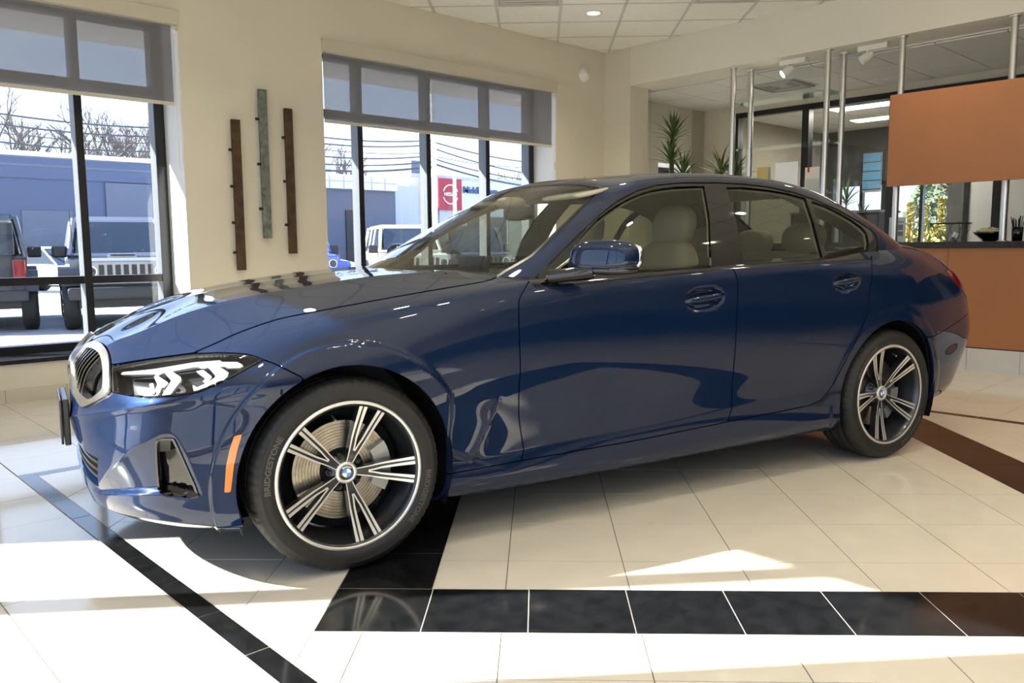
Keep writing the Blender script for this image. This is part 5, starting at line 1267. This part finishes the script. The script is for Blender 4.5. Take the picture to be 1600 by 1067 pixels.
for x, y, rz, p_, l in ((7.1, 28, .5, 'car_white', 'white saloon between the two off-roaders of the left window'), (8.6, 33, .3, 'car_navy', 'dark saloon behind the white one by the blue building'), (15.2, 27, .6, 'car_white', 'white saloon beside the bright blue off-roader'), (17.5, 31, .4, 'car_silver', 'silver saloon behind the pale grey off-roader'), (25, 30, .2, 'car_white', 'white saloon furthest along beneath the red sign')):
    sedan((x, y, ZG), rz, p_, l)
# ---- buildings
def bwin(b, x0, x1, z0, z1, y):
    w = bx('window', (x0, y - .06, z0), (x1, y, z1), 'bld_white', b); bx('pane', (x0 + .08, y - .08, z0 + .08), (x1 - .08, y - .05, z1 - .08), 'dark_glass', w)
b1 = thing('showroom_building', 'long dark blue building across the car park', 'building', (0, 40, ZG))
bx('wall', (-25, 0, 0), (18.2, 12, 5.1), 'bld_blue', b1); bx('cap', (-25.2, -.15, 5.28), (18.4, 12, 5.48), 'bld_white', b1); bx('fascia', (-25, -.08, 4.35), (18.3, 0, 5.28), 'bld_blue', b1); bx('fascia_line', (-25, -.10, 4.85), (18.3, -.08, 4.95), 'bld_dark', b1)
bx('door', (9.0, -.06, 0), (11, 0, 3), 'bld_dark', b1); bx('pilaster', (12.4, -.1, 0), (14.4, 0, 4.3), 'bld_dark', b1)
b2 = thing('panelled_building', 'dark building with a white panelled fascia beyond the blue off-roader', 'building', (0, 55, ZG))
l0, l1 = on_y(470, 270, 55), on_y(617, 280, 55); z1_ = on_y(565, 297, 55)[2] - ZG; z2_ = on_y(565, 274, 55)[2] - ZG
bx('wall', (20, 0, 0), (l1[0], 14, z1_), 'bld_dark', b2)
n_ = 12; wpan = (l1[0] - 24) / n_
for k in range(n_):
    for zz in (0, 1):
        h = (z2_ - z1_) / 2; bx('fascia_panel', (24 + k * wpan + .05, -.4, z1_ + zz * h + .04), (24 + (k + 1) * wpan - .05, .2, z1_ + (zz + 1) * h - .04), 'bld_white', b2)
bx('fascia_backing', (22, -.3, z1_), (l1[0], 12, z2_ - .05), 'bld_grey', b2); bx('side_wing', (l1[0], 3, 0), (l1[0] + 4.5, 14, z2_ - .3), 'bld_grey', b2); bx('dark_door', (on_y(540, 350, 55)[0], -.1, 0), (on_y(552, 350, 55)[0], .1, 4.2), 'black_plastic', b2); bx('roof_box', (33, 5, z2_), (36, 8, z2_ + 1.3), 'bld_grey', b2)
b3 = thing('dealer_building', 'white dealership building with blue name lettering on its fascia', 'building', (0, 60, ZG))
c0_, c1_ = on_y(640, 285, 60), on_y(905, 300, 60); zt = on_y(760, 283, 60)[2] - ZG
bx('wall', (c0_[0], 0, 0), (c1_[0] + 20, 12, zt), 'bld_white', b3); bx('roof_edge', (c0_[0], -.2, zt), (c1_[0] + 20, 12, zt + .25), 'bld_grey', b3)
for k in range(9):
    x_ = on_y(730, 340, 60)[0] + k * 2.6; bx('glazing', (x_, -.1, .3), (x_ + 2.4, 0, 4.2), 'dark_glass', b3)
bx('roof_unit', (on_y(684, 270, 60)[0], 4, zt + .2), (on_y(702, 270, 60)[0], 7, zt + 1.9), 'bld_dark', b3)
ta, tb = on_y(724, 295, 59.8), on_y(779, 295, 59.8)
tm = text_mesh('name_lettering', 'Middletown', (tb[0] - ta[0]) / 4.9, .05, .008)
obj('name_lettering', tm, 'sign_blue', b3, ((ta[0] + tb[0]) / 2, -.12, ta[2] - ZG - .1), (math.pi / 2, 0, 0))
s0, s1 = on_y(684.5, 278, 58), on_y(722, 329, 58)
sgn = thing('dealer_sign', 'tall red square sign with white ring emblem and NISSAN lettering', 'sign', ((s0[0] + s1[0]) / 2, 58, s1[2]))
sw_, sh_ = (s1[0] - s0[0]) / 2, s0[2] - s1[2]
bx('board', (-sw_, 0, 0), (sw_, 1.2, sh_), 'sign_red', sgn); bx('stand', (-sw_ * .8, .2, -s1[2] + ZG), (sw_ * .8, 1.0, 0), 'bld_grey', sgn)
R_ = sw_ * .62
for a0, a1 in ((18, 162), (198, 342)):
    MB().tube([(R_ * math.cos(math.radians(a0 + (a1 - a0) * i / 20)), -.03, sh_ / 2 + R_ * math.sin(math.radians(a0 + (a1 - a0) * i / 20))) for i in range(21)], R_ * .075, 6).build('emblem_arc', 'paper', sgn)
obj('brand_lettering', text_mesh('brand_lettering', 'NISSAN', R_ * .52, .03, .006), 'paper', sgn, (0, -.05, sh_ / 2), (math.pi / 2, 0, 0))
# ---- poles and wires
for px_, Y, w_, top, nm, l in ((678, 30, .13, 9.5, 'utility_pole', 'pale utility pole rising past the wide window'), (710.5, 50, .13, 7.0, 'flag_pole', 'thin white pole in front of the red sign')):
    P = on_y(px_, 300, Y); t = thing(nm, l, 'pole', (P[0], Y, ZG))
    MB().lathe([(w_ * 1.25, 0), (w_, top)], 14).build('shaft', 'pole', t); MB().lathe([(w_ * 1.6, 0), (w_ * 1.6, .15), (w_ * 1.1, .2)], 14).build('base', 'pole', t)
    if nm == 'utility_pole': bx('crossarm', (-1.1, -.08, top - .8), (1.1, .08, top - .62), 'bark', t)
YWR = 30.
wires = [((-60, 168), (250, 200), .03), ((-60, 185), (250, 214), .03), ((-60, 199), (250, 224), .018), ((-60, 214), (250, 237), .03),
         ((500, 214), (678, 219), .03), ((500, 224), (678, 226), .03), ((500, 233), (678, 238), .015), ((500, 244), (678, 243), .03), ((500, 256), (678, 252), .03), ((500, 266), (678, 260), .045),
         ((678, 222), (830, 254), .03), ((678, 232), (830, 272), .03), ((678, 244), (830, 262), .015), ((678, 248), (830, 282), .03), ((678, 256), (830, 292), .045)]
for k, (a, b, r) in enumerate(wires):
    A, B_ = on_y(*a, YWR), on_y(*b, YWR); pts = [(A[0] + (B_[0] - A[0]) * i / 10, YWR, A[2] + (B_[2] - A[2]) * i / 10 - .12 * (1 - (i / 5 - 1) ** 2)) for i in range(11)]
    n_c, where = ((k, 'of four seen through the window beside the wall strips') if k < 4 else (k - 4, 'of six between the strip pier and the pale utility pole') if k < 10 else (k - 10, 'of five running on past the pale utility pole'))
    tag(MB().tube(pts, r, 5).build('overhead_cable', 'cable'), ('topmost', 'second highest', 'third highest', 'fourth highest', 'fifth highest', 'sixth highest')[n_c] + ' overhead cable ' + where, 'cable', 'overhead cables')
# ---- bare trees
def tree_mesh(seed, H, spread):
    rng = random.Random(seed); mb = MB()
    def grow(p, d, L, r, lev):
        q = p + d * L; mb.tube([p, (p + q) / 2 + Vector((rng.uniform(-1, 1), rng.uniform(-1, 1), 0)) * L * .04, q], [r, r * .85, r * .65], 4 if lev > 1 else 6, cap=False)
        if lev >= 6: return
        for _ in range(3 if lev < 4 else 2):
            a = rng.uniform(0, 6.28); s_ = rng.uniform(.35, .75) * spread
            nd = (d + Vector((math.cos(a) * s_, math.sin(a) * s_, rng.uniform(-.05, .25)))).normalized()
            grow(p + d * L * rng.uniform(.55, 1), nd, L * rng.uniform(.62, .8), r * .70, lev + 1)
    grow(Vector((0, 0, 0)), Vector((0, 0, 1)), H * .3, H * .0125, 0)
    return mb
tms = [tree_mesh(s, 1, .85).mesh('bare_tree') for s in range(3)]
for k, (px_, Y, H, ) in enumerate(((16, 80, 19), (70, 112, 22), (165, 84, 19), (205, 124, 25), (240, 100, 21), (290, 84, 18), (528, 100, 20), (618, 128, 21), (790, 112, 20), (860, 130, 23))):
    P = on_y(px_, 300, Y); o = obj('bare_tree', tms[k % 3], 'bark', None, (P[0], Y, ZG), (0, 0, k * 1.3)); o.scale = (H, H, H)
    tag(o, 'leafless winter tree rising behind the long blue building' if k < 6 else 'leafless winter tree rising behind the white dealership building', 'tree', 'bare trees behind the buildings')
# ---- street side: hedges, conifer and cables
def bush(name, loc, h, r, m_, label, n=900, cone=False):
    rng = random.Random(len(label) * 7 + n); mb = MB()
    for _ in range(n):
        z = rng.random(); a = rng.uniform(0, 6.28)
        rad = r * ((1 - z) if cone else math.sin(min(1, z * 1.2 + .15) * math.pi) ** .5) * rng.uniform(.6, 1.05)
        c = Vector((rad * math.cos(a), rad * math.sin(a), .1 + z * h)); s_ = rng.uniform(.05, .12) * min(h / 2.2, 1.5)
        u = Vector((rng.uniform(-1, 1), rng.uniform(-1, 1), rng.uniform(-1, 1))).normalized() * s_; v = Vector((rng.uniform(-1, 1), rng.uniform(-1, 1), rng.uniform(-1, 1))).normalized() * s_
        mb.add([c - u, c + v, c + u, c - v], [(0, 1, 2, 3)])
    t = thing(name, label, 'tree' if cone else 'shrub', loc)
    tag(mb.build('foliage', m_, t, fix=False), kind='stuff'); MB().tube([(0, 0, 0), (0, 0, h * .9)], [.09, .02], 8).build('stem', 'bark', t)
for px_, X, h, r, l in ((1422, 22, 2.8, .42, 'rounded yellow-green shrub outside the street window by the counter sign'), (1444, 25, 2.9, .32, 'narrow yellow-green shrub beside the window mullion'), (1470, 28, 3.2, .6, 'rounded yellow-green shrub behind the wire basket')):
    P = on_x(px_, 360, X); bush('shrub', (P[0], P[1], ZG - .2), h - .4, r, 'hedge', l)
P = on_x(1480, 330, 34); bush('conifer', (P[0], P[1], ZG), 8.5, 1.9, 'conifer', 'tall thin conifer beyond the shrubs of the street window', 4200, True)
